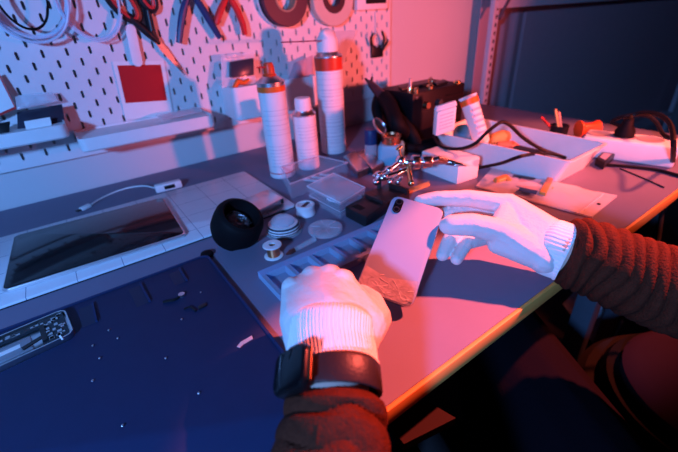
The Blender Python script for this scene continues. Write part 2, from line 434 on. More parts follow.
# black tool holder with prongs hanging from a white strip
hp = W(379, 47, -0.012)
hd = thing('tool_clip', 'small black two-pronged spring clip hanging from a white strip on the pegboard', 'clip', (hp.x, -0.006, hp.z))
q0, q1 = W(372, 59, -.008), W(383, 59, -.008); q2 = W(371.5, 34, -.008)
part('back_plate', black_p, hd, lambda b: box(b, ((q0.x+q1.x)/2, -.0045, q0.z+.019), (q1.x-q0.x, .0095, .034), bev=.002))
for pts in (((371.5, 46), (371, 38), (374, 33)), ((381, 48), (384, 40), (382, 31)), ((382, 50), (386, 44), (388, 40))):
    part('prong', black_p, hd, lambda b: tube(b, [W(*p, -.012-.008*i) for i, p in enumerate(pts)], lambda k: .005-.0022*k, 8))
part('knob', steel, hd, lambda b: ball(b, W(377, 46, -.016), .0045))
solo('hanging_strip', white_p, 'narrow white strip hanging between the white meter and the black clip', 'strip', lambda b: box(b, (W(376, 22, -.004).x, -.004, (W(376, 12, -.004).z+W(376, 36, -.004).z)/2), (.004, .0015, W(376, 12, -.004).z-W(376, 36, -.004).z)))

# paddle clip and the picture card it holds
pt, pb = W(130.5, 29, -.012), W(137.5, 62, -.012)
def paddle(b):
    d = (pt-pb).normalized(); x = V((d.z, 0, -d.x)); L = (pt-pb).length
    slab(b, mat4((pt+pb)/2+V((0, .003, 0)), d, x, V((0, -1, 0))), L+.018, .020, .005, .0095, .0012, 8)
    box(b, (pt+pb)/2+V((0, .008, 0)), (.006, .012, .012))
solo('paddle_clip', white_p, 'white rounded plastic clip holding the red picture card on the pegboard', 'clip', paddle)
yy = -0.003
k0, k1, k2, k3 = W(117.5, 62, yy), W(160, 62, yy), W(166, 118, yy), W(127, 121, yy)
cardw, cardh = 0.102, 0.118
r0, r1 = W(119.5, 65, yy), W(163.5, 101, yy)
kc = V(((r0.x+r1.x)/2+.001, yy, (r0.z+r1.z)/2-.0135))
pc = thing('picture_card', 'white bordered instant photo card with a plain red picture clipped to the pegboard', 'photo', (kc.x, 0, kc.z-cardh/2))
RY5 = M.Rotation(math.radians(5), 4, 'Y')
part('card', paper, pc, lambda b: box(b, (kc.x, yy, kc.z), (cardw, .0012, cardh), RY5))
r0, r1 = W(119.5, 65, yy), W(163.5, 101, yy)
part('picture', mat('flat red print', (0.46, 0.008, 0.012), 0.6, var=0.1, vscale=15), pc, lambda b: box(b, (kc.x+.0005, yy-.0009, kc.z+.0135), (.086, .0006, .076), RY5))

# shallow trays and bins hooked on the board
def pegtray(name, lab, x0, x1, z0, z1, dep, grp, flr=.0035):
    t = thing(name, lab, 'tray', ((x0+x1)/2, 0, z0), grp); cx = (x0+x1)/2
    def build(b):
        r = 0.014; w = x1-x0
        def lp(ins, z, yb=-.0008):
            out = []
            pl = rrect(w-2*ins, dep*2-2*ins, max(r-ins, .003), 6)
            for p in pl: out.append(V((cx+p.x, min(p.y, yb), z)))
            return out
        L = [lp(.003, z0), lp(.0, z0+.003), lp(0, z1), lp(.0035, z1, -.0042), lp(.0035, z1-flr, -.0042)]
        R = [[b.verts.new(p) for p in l] for l in L]
        for A, B in zip(R, R[1:]):
            for i in range(len(A)):
                j = (i+1) % len(A)
                b.faces.new((A[i], A[j], B[j], B[i]))
        b.faces.new(R[0][::-1]); b.faces.new(R[-1])
    bm = new(); build(bm); bmesh.ops.remove_doubles(bm, verts=bm.verts[:], dist=1e-6)
    obj('basin', bm, white_p, t, 40)
    def hooks(b):
        for s in (-1, 1): box(b, (cx+s*(x1-x0)*.3, .0015, z1-.006), (.004, .011, .012))
    part('hanger', white_p, t, hooks)
    return t
pegtray('shelf_tray', 'shallow white tray hooked on the pegboard at the far left, holding packets', -.262, -.008, .141, .166, .10, 'white trays hooked on the pegboard')
pegtray('shelf_tray', 'long shallow white tray hooked on the pegboard below the red picture card', -.0, .270, .107, .134, .10, 'white trays hooked on the pegboard')
pegtray('storage_bin', 'deeper white bin hooked on the pegboard behind the orange-banded spray can, holding packets', .330, .418, .103, .180, .08, 'white bins hooked on the pegboard', .06)
pegtray('storage_bin', 'deeper white bin hooked on the pegboard between the small and tall spray cans', .474, .566, .103, .180, .08, 'white bins hooked on the pegboard', .06)

# packets standing in the trays and bins
def pouch(b, quad, th, n=8, seed=1):
    """flat plastic pouch from 4 corners, puffed and crumpled"""
    a, bb, c, d = [V(q) for q in quad]; nor = (bb-a).cross(d-a).normalized(); F_, B_ = [], []
    for j in range(n+1):
        rf, rb = [], []
        for i in range(n+1):
            u, v = i/n, j/n; p = (a*(1-u)+bb*u)*(1-v)+(d*(1-u)+c*u)*v
            puff = th*(math.sin(PI*u)*math.sin(PI*v))**0.6; w = mnoise.noise(p*45+V((seed*3.1, 0, 0)))*th*0.6
            edge = i in (0, n) or j in (0, n)
            rf.append(b.verts.new(p+nor*(puff+w if not edge else 0)))
            rb.append(rf[-1] if edge else b.verts.new(p-nor*(puff-w)))
        F_.append(rf); B_.append(rb)
    for j in range(n):
        for i in range(n):
            b.faces.new((F_[j][i], F_[j][i+1], F_[j+1][i+1], F_[j+1][i]))
            q = (B_[j][i], B_[j+1][i], B_[j+1][i+1], B_[j][i+1])
            if set(q) != set((F_[j][i], F_[j][i+1], F_[j+1][i+1], F_[j+1][i])): b.faces.new(q)
dark_bag = mat('dark antistatic film', (0.035, 0.035, 0.055), 0.28, bump=0.2, bscale=50)
yy = -0.055
t = thing('antistatic_packet', 'dark packet with a white sticker standing in the far left tray', 'packet', W(42, 134, yy))
part('pouch', dark_bag, t, lambda b: pouch(b, [W(18, 139, yy), W(66, 129, yy), W(62, 104, yy+.02), W(17, 112, yy+.02)], .008, 8, 2))
part('sticker', paper, t, lambda b: prism(b, [W(27, 133, yy-.012), W(52, 127, yy-.012), W(50, 117, yy-.010), W(24, 121.5, yy-.010)], (0, -.0006, 0)))
solo('plastic_packet', bagm, 'crumpled clear plastic packet on top of the dark packet in the far left tray', 'packet', lambda b: pouch(b, [W(17, 110, -.03), W(58, 101, -.03), W(53, 92, -.022), W(15, 96, -.022)], .007, 10, 5))
t = thing('paper_card', 'white card with a red edge leaning on the pegboard at the far left', 'card', W(2, 128, -.03))
part('sheet', paper, t, lambda b: prism(b, [W(-30, 128, -.028), W(16, 107, -.028), W(-1, 74, -.012), W(-40, 90, -.012)], (0, -.0008, 0)))
part('border', red_p, t, lambda b: (prism(b, [W(-30, 129.5, -.0292), W(16.5, 108.5, -.0292), W(15.5, 106.2, -.0292), W(-30, 126.5, -.0292)], (0, -.0006, 0)), prism(b, [W(16.5, 108.5, -.0292), W(15.2, 108.8, -.0292), W(-2, 74.5, -.0132), W(-.5, 73.5, -.0132)], (0, -.0006, 0))))['label'] = 'red border line'
solo('small_parts', black_p, 'dark plastic part lying at the left end of the far left tray', 'part', lambda b: rbox(b, [W(-8, 140, -.07), W(9, 137, -.07), W(10, 122, -.06), W(-8, 125, -.06)], (0, .012, 0), .002))
solo('plastic_film', bagm, 'folded clear film lying along the long tray under the red picture card', 'film', lambda b: pouch(b, [(.165, -.085, .139), (.255, -.085, .142), (.25, -.03, .145), (.16, -.03, .141)], .004, 9, 7))
t = thing('spare_parts_packet', 'clear packet with a dark boxed part and an orange part in the left bin', 'packet', (.375, -.045, .11))
part('bag', bagm, t, lambda b: pouch(b, [W(222, 88, -.045), W(256, 84, -.045), W(254, 52, -.030), W(221, 55, -.030)], .006, 9, 11))
part('boxed_part', dark_bag, t, lambda b: rbox(b, [W(231, 78, -.058), W(254, 75, -.058), W(254, 58, -.050), W(231, 62, -.050)], (0, .014, 0), .002))
part('orange_part', orange_p, t, lambda b: chain(b, [W(235, 87, -.06), W(238, 81, -.06), W(243, 83, -.06), W(248, 80, -.06)], [.006, .006, .005, .004]))['label'] = 'orange plastic part'
solo('spare_parts_packet', clear('dusky plastic bag', (.75, .62, .68), .5, .15, .6, 50), 'dusky crumpled packet standing in the bin between the small and tall spray cans', 'packet', lambda b: pouch(b, [W(286, 84, -.045), W(314, 82, -.045), W(313, 55, -.03), W(294, 63, -.03)], .009, 9, 15))
solo('plastic_packet', bagm, 'clear plastic bag hanging on the pegboard behind the nozzle of the tall spray can', 'packet', lambda b: pouch(b, [W(325, 74, -.008), W(345, 62, -.008), W(357, 30, -.005), W(325, 31, -.005)], .006, 9, 19))

# ================================================================== SPRAY CANS
label_w = lines_mat('white can label with fine printed rules', (0.80, 0.80, 0.80), (0.50, 0.50, 0.55), {2: 0.0125}, 0.0007, [2], 0.35, (0, 0, 0.004))
label_w2 = lines_mat('white can label with wide printed rules', (0.80, 0.80, 0.80), (0.66, 0.66, 0.70), {2: 0.0385}, 0.0008, [2], 0.35, (0, 0, 0.010))
print_m = mat('grey print', (0.45, 0.45, 0.50), 0.5)
def rowsprint(b, c, r, a0, a1, z0, z1, rows, seed):
    """small unreadable print: short dashes on the label"""
    rnd = random.Random(seed)
    for k in range(rows):
        z = z0+(z1-z0)*k/max(1, rows-1); a = a0
        while a < a1:
            l = rnd.uniform(.05, .16); vs = []
            for aa, zz in ((a, z), (min(a+l, a1), z), (min(a+l, a1), z+.0011), (a, z+.0011)):
                vs.append(b.verts.new((c.x+(r+.0003)*math.cos(aa), c.y+(r+.0003)*math.sin(aa), zz)))
            b.faces.new(vs); a += l+rnd.uniform(.03, .07)
def spray(lab, c, prof_label, label, band, dome, extra):
    t = thing('spray_can', lab, 'spray can', (c.x, c.y, 0), 'spray cans in front of the pegboard')
    T = M.Translation(c)
    part('can_body', label, t, lambda b: lathe(b, prof_label, T, 48))
    if band: part('color_band', orange_p if band[0] == 'o' else mat('red orange band', (.62, .05, .02), .35), t, lambda b: lathe(b, band[1], T, 48))['label'] = 'orange band'
    part('shoulder', steel, t, lambda b: lathe(b, dome, T, 48))
    extra(t, T); return t
c = P(283, 175); R = .0285
def ex1(t, T):
    n = part('nozzle', mat('orange red plastic', (.62, .07, .02), .4), t, lambda b: lathe(b, [(0, .214), (.0135, .214), (.014, .217), (.0115, .220), (.0112, .232), (.009, .239), (.0075, .240), (0, .240)], T, 24))
    part('straw', red_p, n, lambda b: cyl(b, c+V((-.006, -.003, .2325)), c+V((-.030, -.012, .2345)), .0014))
    part('print', print_m, t, lambda b: rowsprint(b, c, R, 3.5, 5.8, .03, .075, 7, 1)); part('print', print_m, t, lambda b: rowsprint(b, c, R, 3.4, 5.7, .10, .15, 6, 2))
    part('base_line', red_p, t, lambda b: lathe(b, [(R, .012), (R+.0003, .0122), (R+.0003, .0142), (R, .0144)], T, 48))['label'] = 'red line round the foot of the can'
spray('white spray can with an orange band and orange nozzle, leftmost of the three cans', c,
      [(0, 0), (R-.003, 0), (R, .003), (R, .186)], label_w2, ('o', [(R+.0002, .186), (R+.0006, .1865), (R+.0006, .1965), (R+.0002, .197)]),
      [(R, .186), (R, .2005), (R+.001, .2015), (R+.001, .204), (R-.003, .207), (R-.009, .212), (.013, .2155), (.012, .219), (0, .219)], ex1)
c2 = P(309, 167); R2 = .0262
def ex2(t, T):
    part('cap', white_p, t, lambda b: lathe(b, [(0, .135), (.018, .135), (.0185, .137), (.0178, .158), (.016, .161), (0, .1615)], T, 32))
    part('print', print_m, t, lambda b: rowsprint(b, c2, R2, 3.4, 5.8, .02, .05, 5, 4)); part('print', print_m, t, lambda b: rowsprint(b, c2, R2, 3.5, 5.6, .07, .1, 5, 5))
spray('short white spray can with a plain white cap, between the two taller cans', c2,
      [(0, 0), (R2-.003, 0), (R2, .003), (R2, .124)], label_w2, None,
      [(R2, .124), (R2+.0008, .125), (R2+.0008, .127), (R2-.003, .131), (.0215, .134), (.021, .1355), (0, .136)], ex2)
c3 = P(334, 151); R3 = .0325
def ex3(t, T):
    d = V((-.85, -.5, 0)).normalized()
    def cap(b):
        lathe(b, [(0, .242), (.0245, .242), (.025, .244), (.0248, .262), (.023, .270)], T, 32)
        hull(b, [(c3+V((0, 0, .264)), .0235), (c3+V((0, 0, .2705))-d*.003, .0205), (c3+d*.012+V((0, 0, .276)), .0125), (c3-d*.012+V((0, 0, .276)), .0125)])
    part('trigger_cap', white_p, t, cap)
    part('straw', mat('dusky straw plastic', (.20, .07, .12), .4), t, lambda b: cyl(b, c3+d*.02+V((0, 0, .266)), c3+V((-.135, -.03, .272)), .0013))['label'] = 'thin dark spray straw'
    part('print', print_m, t, lambda b: rowsprint(b, c3, R3, 3.4, 5.9, .12, .16, 6, 8)); part('print', print_m, t, lambda b: rowsprint(b, c3, R3, 3.5, 5.7, .03, .09, 8, 9))
spray('tall white spray can with a broad red band and a white trigger cap', c3,
      [(0, 0), (R3-.003, 0), (R3, .003), (R3, .202)], label_w, ('r', [(R3+.0002, .202), (R3+.0006, .2025), (R3+.0006, .2285), (R3+.0002, .229)]),
      [(R3, .202), (R3, .229), (R3+.001, .230), (R3+.001, .2325), (R3-.003, .235), (.024, .240), (.0225, .2425), (0, .243)], ex3)

# ================================================================== LEFT SIDE OF THE BENCH
sheet_m = lines_mat('white work mat with thin grid lines', (0.74, 0.76, 0.80), (0.16, 0.18, 0.28), {0: .0610, 1: .0615}, .0009, [0, 1], 0.35, (.005, .025, 0))
gm = thing('magnetic_work_mat', 'large white gridded work mat lying on the bench under the tablet', 'mat', (0, -.27, 0))
part('sheet', sheet_m, gm, lambda b: slab(b, mat4(V((-.07, -.269, .0006)), V((1, 0, 0)), V((0, 1, 0)), V((0, 0, 1))), .734, .245, .0042, .008, .0008))
part('backing', black_m, gm, lambda b: slab(b, mat4(V((-.07, -.269, 0)), V((1, 0, 0)), V((0, 1, 0)), V((0, 0, 1))), .736, .247, .0012, .008))
# tablet
h = .0115
a, b_, c_ , d_ = P(14.5, 236, h), P(161.5, 197.5, h), P(184, 232.5, h), P(3.5, 291.5, h)
x0, x1 = (a.x+d_.x)/2-.004, (b_.x+c_.x)/2; y1, y0 = (a.y+b_.y)/2, (c_.y+d_.y)/2
u = (b_-a).normalized(); u.z = 0; u.normalize(); vv = V((-u.y, u.x, 0))
tcen = (a+b_+c_+d_)/4; tw = ((b_-a).length+(c_-d_).length)/2+.002; th = ((a-d_).length+(b_-c_).length)/2
tb = thing('tablet', 'tablet with a black glossy screen and pale metal rim lying on the white work mat', 'tablet', (tcen.x, tcen.y, .005))
Tt = mat4(V((tcen.x, tcen.y, .0052)), u, vv, V((0, 0, 1)))
part('case', mat('pale anodised aluminium', (.72, .70, .72), .3, .85), tb, lambda b: slab(b, Tt, tw+.004, th+.004, .0062, .010, .002))
part('screen', mat('black glass', (.006, .006, .008), .08, spec=.15), tb, lambda b: slab(b, Tt @ M.Translation(V((0, 0, .0060))), tw-.001, th-.001, .0007, .008, .0003))
# adapter
ad = thing('usb_adapter', 'white display adapter with a dark port and short white cable lying behind the tablet', 'adapter', P(168, 190))
pts = [P(157, 194, .0), P(183, 187.5, 0)]
du = (pts[1]-pts[0]).normalized(); dv_ = V((-du.y, du.x, 0)); ac = (pts[0]+pts[1])/2+dv_*.008
part('housing', white_p, ad, lambda b: box(b, ac+V((0, 0, .0088)), ((pts[1]-pts[0]).length, .016, .0165), mat4(V(), du, dv_, V((0, 0, 1))), .0025))
part('port', black_p, ad, lambda b: box(b, ac-dv_*.008+du*.0015+V((0, 0, .009)), (.022, .001, .0085), mat4(V(), du, dv_, V((0, 0, 1))), .0004))
part('cable', white_p, ad, lambda b: tube(b, [ac-du*.022+V((0, 0, .008)), P(145, 186, .008), P(130, 187.5, .006), P(115, 192, .004), P(100, 199, .004), P(92, 204, .005)], .0017, 8))
pl = P(90, 205, .004); pe = P(80.5, 209.5, .004); dd = (pe-pl).normalized()
part('plug', white_p, ad, lambda b: box(b, (pl+pe)/2, ((pl-pe).length, .011, .0065), mat4(V(), dd, V((-dd.y, dd.x, 0)), V((0, 0, 1))), .0015))
part('connector', dark_p, ad, lambda b: box(b, pe+dd*.004, (.009, .0085, .003), mat4(V(), dd, V((-dd.y, dd.x, 0)), V((0, 0, 1))), .001))

# dark silicone repair mat
mat_m = mat('navy silicone', (.020, .034, .095), .6, spec=.15, bump=.08, bscale=700, var=.08)
rm = thing('repair_mat', 'dark navy silicone repair mat covering the near left of the bench', 'mat', (-.2, -.62, 0))
def rmat(b):
    slab(b, mat4(V((-.2, -.617, 0)), V((1, 0, 0)), V((0, 1, 0)), V((0, 0, 1))), .61, .338, .004, .012, .001)
part('sheet', mat_m, rm, rmat)
def rim(b):
    o = rrect(.61, .338, .012, 6); i = rrect(.604, .332, .010, 6)
    ring_plate(b, M.Translation(V((-.2, -.617, .0038))), o, i, .0016)
part('raised_rim', mat_m, rm, rim)
for (pa, pb_) in (((93, 304), (97, 322)), ((141, 285), (150, 302)), ((180, 270), (187, 281))):
    A, B = P(*pa, .004), P(*pb_, .004)
    part('divider', mat_m, rm, lambda b: prism(b, [A+V((-.0012, 0, -.0005)), A+V((.0012, 0, -.0005)), B+V((.0012, 0, -.0005)), B+V((-.0012, 0, -.0005))], (0, 0, .0035)))
    part('compartment', mat('darker compartment silicone', (.012, .018, .05), .5), rm, lambda b: prism(b, [A+V((-.016, 0, -.0002)), A+V((-.0012, 0, -.0002)), B+V((-.0012, 0, -.0002)), B+V((-.016, 0, -.0002))], (0, 0, .0004)))  # flat sheet, darker than the mat, marks the compartment

# opened phone body at the left
A, B, D = P(72.5, 309, .011), P(74, 332, .011), P(0, 366, .011)
u = (B-D).normalized(); u.z = 0; u.normalize(); v_ = V((-u.y, u.x, 0))
wd = abs((A-B).dot(v_))+.010; cn = B - u*.070 + v_*(wd/2-.001)
op = thing('opened_phone', 'opened phone body with exposed battery and circuit board on the dark mat', 'phone', (cn.x, cn.y, .004))
To = mat4(V((cn.x, cn.y, .0042)), u, v_, V((0, 0, 1)))
def oframe(b):
    slab(b, To, .140, wd, .0018, .009); ring_plate(b, To, rrect(.140, wd, .009, 6), rrect(.1368, wd-.0032, .0075, 6), .0072)
part('frame', steel, op, oframe)
def at(p): return To @ V(p)
Rot = mat4(V(), u, v_, V((0, 0, 1)))
part('battery', mat('grey battery foil', (.30, .32, .36), .35, .4), op, lambda b: box(b, at((-.012, -.006, .0036)), (.085, wd*.42, .0034), Rot, .0008))
part('battery_print', paper, op, lambda b: box(b, at((.005, -.006, .0054)), (.03, wd*.12, .0003), Rot))
part('circuit_board', mat('dark circuit board', (.015, .022, .03), .4), op, lambda b: (box(b, at((.053, 0, .004)), (.026, wd-.006, .003), Rot), box(b, at((.0, wd*.32, .004)), (.115, wd*.14, .0028), Rot)))
rnd = random.Random(3)
for k in range(26):
    x_, y_ = rnd.uniform(.043, .064), rnd.uniform(-.42, .42)*(wd-.008); sz = (rnd.uniform(.002, .005), rnd.uniform(.002, .006), .0016)
    part('chip', steel, op, lambda b: box(b, at((x_, y_, .0060)), sz, Rot))
for k in range(14):
    x_, y_ = rnd.uniform(-.05, .04), wd*.32+rnd.uniform(-.002, .002); sz = (rnd.uniform(.003, .007), .003, .0012)
    part('chip', steel, op, lambda b: box(b, at((x_, y_, .0058)), sz, Rot))
part('flex_cable', black_p, op, lambda b: (box(b, at((.034, -.012, .0066)), (.026, .006, .0012), Rot @ rz(.3)), box(b, at((.043, -.002, .0068)), (.005, .034, .0012), Rot)))
part('charging_coil', copper, op, lambda b: [tube(b, [at((-.050+.001*0+(.004+.0016*k)*math.cos(a), -.012+(.004+.0016*k)*math.sin(a), .0058)) for a in [2*PI*i/16 for i in range(16)]], .0006, 5, True, 1) for k in range(6)])
part('white_tab', paper, op, lambda b: tube(b, [P(60, 335.5, .013), P(63, 339.5, .0095)], .0012, 6))

# screws and fragments on the dark mat
def screw_root():
    t = thing('small_screw', '', 'screw', (0, 0, .004), 'loose screws on the dark mat')
    part('head', steel, t, lambda b: lathe(b, [(0, .0044), (.0007, .0044), (.0007, .0049), (.0012, .0050), (.0013, .0056), (.0009, .0060), (0, .0061)], None, 14))
    part('shank', steel, t, lambda b: lathe(b, [(0, .004), (.0006, .0042), (.0009, .0045), (0, .0046)], None, 10))
    return t
spots = [((201, 293), 'tiny screw nearest the top right corner of the dark mat'), ((182, 320), 'tiny screw below the dark strip of flex near the top of the dark mat'),
         ((93, 346.5), 'tiny screw just right of the opened phone, upper of two'), ((100, 359), 'tiny screw just right of the opened phone, lower of two'),
         ((93, 381.5), 'tiny screw below the opened phone in the empty middle of the dark mat'), ((123, 426.5), 'tiny screw at the bottom edge of the picture on the dark mat'),
         ((166, 359), 'tiny screw in the middle of the dark mat'), ((199, 394), 'tiny screw on the dark mat left of the smartwatch'),
         ((109, 331), 'tiny screw beside the left divider of the dark mat'), ((118, 339), 'tiny screw right of the two screws by the opened phone')]
for i, (q, lab) in enumerate(spots):
    p = P(*q, .004); s_ = screw_root() if i == 0 else None
    if i == 0: proto = s_; proto.location = p; proto['label'] = lab
    else: dup(proto, p, 0, lab)
cam_p = thing('camera_module', 'small round silver camera module with a dark flex tail on the dark mat', 'camera module', P(180, 296, .004))
part('lens', steel, cam_p, lambda b: cyl(b, P(182, 295.5, .0042), P(182, 295.5, .0042)+V((0, 0, .003)), .0042))
part('flex', black_p, cam_p, lambda b: tube(b, [P(179, 297, .0055), P(174, 300, .0056), P(168, 301, .0055), P(163, 302, .0055)], .0018, 6))
solo('flex_strip', black_p, 'dark thin flex strip on the mat right of the camera module', 'flex', lambda b: tube(b, [P(184, 309, .0053), P(190, 307, .0055), P(196, 311, .0053)], .0012, 6))
solo('flex_strip', black_p, 'short dark strip on the mat below the corner screw', 'flex', lambda b: rbox(b, [P(198, 307, .0045), P(206, 303, .0045), P(207, 306, .0045), P(199, 310, .0045)], (0, 0, .0015), .0004))
solo('ribbon_fragment', mat('pinkish flex film', (.70, .50, .48), .4), 'pale crooked ribbon fragment on the dark mat near its right edge', 'fragment', lambda b: (prism(b, [P(237, 347, .0045), P(241, 342, .0045), P(243, 345, .0045), P(240, 348, .0045)], (0, 0, .0008)), prism(b, [P(240, 343, .0045), P(252, 336, .0045), P(253, 339, .0045), P(246, 343, .0045), P(241, 346, .0045)], (0, 0, .001))))

# ================================================================== CENTRE CLUSTER
# tip cleaner
c = P(240, 243)
tcn = thing('soldering_tip_cleaner', 'round black soldering tip cleaner with its mouth facing the camera, on the white mat corner', 'tip cleaner', (c.x, c.y, 0))
axd = V((.28, -.50, .82)).normalized(); x_, y_, z_ = frame(axd, V((1, 0, 0)))
cc = V((c.x, c.y, .032))
def shell(b):
    prof = [(0, -.030), (.022, -.030), (.033, -.024), (.0385, -.010), (.0395, .006), (.0385, .020), (.036, .026), (.034, .028), (.0295, .030), (.0275, .029), (.027, .026), (.025, -.008), (0, -.008)]
    Tm = mat4(cc, x_, y_, z_); lathe(b, prof, Tm, 48)
    for v in b.verts:
        if v.co.z < .0: v.co.z = 0.0
    hull(b, [(V((c.x-.02, c.y+.012, .012)), .012), (V((c.x+.02, c.y+.012, .012)), .012), (V((c.x-.018, c.y-.012, .012)), .012), (V((c.x+.018, c.y-.012, .012)), .012)])
part('housing', black_m, tcn, shell)
def wool(b):
    rnd = random.Random(5)
    for k in range(60):
        a0 = rnd.uniform(0, 6.28); r_ = rnd.uniform(.005, .020); pts = []
        for i in range(7):
            a = a0+i*.8; rr = r_*rnd.uniform(.7, 1.1)
            pts.append(cc+axd*(.004+rnd.uniform(0, .012))+x_*rr*math.cos(a)+y_*rr*math.sin(a))
        tube(b, pts, .0006, 4, False, 3)
part('metal_wool', steel, tcn, wool)
# small black cap at the mat edge
solo('rubber_disc', black_m, 'small flat black rubber cap on the bench between the dark mat and tip cleaner', 'cap', lambda b: lathe(b, [(0, 0), (.009, 0), (.010, .002), (.009, .005), (.004, .0065), (0, .007)], M.Translation(P(206, 258)+V((0.004, .006, 0))), 24))

# flat metal case
q = [P(230, 204.5, .018), P(253, 213, .018), P(283.5, 197.5, .018), P(267, 189, .018)]
mc = thing('metal_case', 'flat brushed metal case lying at the right end of the white mat', 'case', (sum(p.x for p in q)/4, sum(p.y for p in q)/4, .005))
part('case_body', steel, mc, lambda b: rbox(b, [p-V((0, 0, .0128)) for p in q], (0, 0, .0128), .002))
ee = (q[2]-q[1]).normalized(); nn = V((ee.y, -ee.x, 0))
part('side_groove', dark_p, mc, lambda b: box(b, q[1]*.06+q[2]*.94+nn*.0003-V((0, 0, .006)), (.006, .001, .009), mat4(V(), ee, nn, V((0, 0, 1)))))

# reels
def reel(c, t, R, h, winding, wr, flange=white_p, hub=.005):
    T = M.Translation(c)
    f1 = part('flange', flange, t, lambda b: lathe(b, [(hub, 0), (R-.001, 0), (R, .0008), (R, .0016), (R-.001, .0022), (hub, .0022)], T, 40, True))
    f2 = part('flange', flange, t, lambda b: lathe(b, [(hub, h-.0022), (R-.001, h-.0022), (R, h-.0014), (R, h-.0008), (R-.001, h), (hub, h)], T, 40, True))
    if winding: part('wire_winding', winding, t, lambda b: lathe(b, [(hub, .0022)]+[(wr-(.0004 if i % 2 else 0), .0022+(h-.0044)*i/16) for i in range(17)]+[(hub, h-.0022)], T, 36))
c = P(274, 256)
t = thing('wire_spool', 'little white spool wound with copper wire in front of the tip cleaner', 'spool', c); reel(c, t, .0145, .021, copper, .0095)
c = P(284, 231)
t = thing('solder_reel', 'low reel wound with striped wire under a clear domed lid, right of the tip cleaner', 'reel', c)
T = M.Translation(c)
part('flange', acrylic2, t, lambda b: lathe(b, [(0, 0), (.030, 0), (.031, .001), (.030, .0025), (0, .0025)], T, 40))
strip = lines_mat('striped wire winding', (.75, .75, .76), (.03, .03, .05), {2: .0046}, .0020, [2], .3)
part('wire_winding', strip, t, lambda b: lathe(b, [(0, .0026), (.027, .0026), (.0285, .006), (.0275, .014), (.024, .0165), (0, .0165)], T, 40))
part('lid', acrylic2, t, lambda b: lathe(b, [(0, .0168), (.019, .0168), (.0205, .0185), (.0195, .0225), (.015, .0262), (.006, .0275), (.003, .027), (0, .0265)], T, 40))
c = P(306, 214)
t = thing('thread_reel', 'small white ring-shaped reel with a dark slot on top, beside the clear boxes', 'reel', c); T = M.Translation(c)
part('ring', white_p, t, lambda b: lathe(b, [(0, 0), (.0165, 0), (.0175, .001), (.0175, .004), (.0165, .006), (.0165, .014), (.0175, .016), (.0175, .0195), (.0165, .0205), (.0125, .0205), (.0120, .0185), (0, .0185)], T, 40))
part('slot', black_p, t, lambda b: box(b, c+V((.001, 0, .0188)), (.022, .007, .0012), rz(.5)))
c = P(325.5, 232)
t = thing('clear_disc', 'flat frosted clear plastic disc lying behind the white parts organizer', 'disc', c); T = M.Translation(c)
part('disc', acrylic2, t, lambda b: lathe(b, [(0, .003), (.027, .003), (.0285, .004), (.0285, .0085), (.027, .0095), (.008, .0095), (.006, .0085), (0, .0085)], T, 44))
part('hub', acrylic2, t, lambda b: lathe(b, [(0, 0), (.012, 0), (.012, .003), (0, .003)], T, 24))
def radial(b):
    for k in range(6):
        a = k*PI/3+.2; box(b, c+V((math.cos(a)*.017, math.sin(a)*.017, .0101)), (.016, .0012, .001), rz(a))
part('rib', acrylic2, t, radial)
# brush pen
a0, a1 = P(286, 254.5, .005), P(325, 233.5, .0045); a1 = a0+(a1-a0)*0.72; dd = (a1-a0).normalized()
t = thing('brush_pen', 'clear barrelled brush with a dark reddish tip lying between spool and organizer', 'brush', (a0+a1)/2-V((0, 0, .0045)))
part('barrel', acrylic2, t, lambda b: cyl(b, a0+dd*.012, a1, .0035, .0046, 16))
part('tip', mat('dark red brown tip', (.12, .03, .025), .4), t, lambda b: (cyl(b, a0, a0+dd*.008, .0012, .0036, 14), cyl(b, a0+dd*.008, a0+dd*.016, .0038, .0038, 14)))

# parts organizer with square pockets
ox0, ox1, oy0, oy1, oh = .143, .412, -.616, -.551, .0105
og = thing('parts_organizer', 'long white translucent parts organizer with a row of square pockets under the hands', 'organizer', ((ox0+ox1)/2, (oy0+oy1)/2, 0))
def organ(b):
    n = 7; pitch = (ox1-ox0-.006)/n
    xs = [ox0]; 
    for i in range(n): xs += [ox0+.006+i*pitch, ox0+i*pitch+pitch]
    xs.append(ox1)
    ys = [oy0, oy0+.008, oy1-.012, oy1]
    vd = {}
    def vt(x, y, z):
        k = (round(x, 5), round(y, 5), round(z, 5))
        if k not in vd: vd[k] = b.verts.new((x, y, z))
        return vd[k]
    for i in range(len(xs)-1):
        for j in range(3):
            q = [(xs[i], ys[j]), (xs[i+1], ys[j]), (xs[i+1], ys[j+1]), (xs[i], ys[j+1])]
            if i % 2 == 1 and j == 1:
                cx, cy = (xs[i]+xs[i+1])/2, (ys[1]+ys[2])/2
                lo = [(cx+(p[0]-cx)*.8, cy+(p[1]-cy)*.84) for p in q]
                for k in range(4):
                    m = (k+1) % 4
                    b.faces.new([vt(*q[k], oh), vt(*q[m], oh), vt(*lo[m], .003), vt(*lo[k], .003)])
                b.faces.new([vt(*p, .003) for p in lo])
            else: b.faces.new([vt(*p, oh) for p in q])
    out = [vt(x, oy0, oh) for x in xs]+[vt(ox1, y_, oh) for y_ in ys[1:]]+[vt(x, oy1, oh) for x in xs[::-1][1:]]+[vt(ox0, y_, oh) for y_ in ys[::-1][1:-1]]
    lo = [b.verts.new((v.co.x, v.co.y, 0)) for v in out]
    for i in range(len(out)):
        j = (i+1) % len(out); b.faces.new((out[i], lo[i], lo[j], out[j]))
    b.faces.new(lo)
bm = new(); organ(bm); bmesh.ops.recalc_face_normals(bm, faces=bm.faces[:])
oo = obj('pocket_tray', mat and bm, clear('milky white plastic', (.50, .70, .95), .42, .35), og, 0)

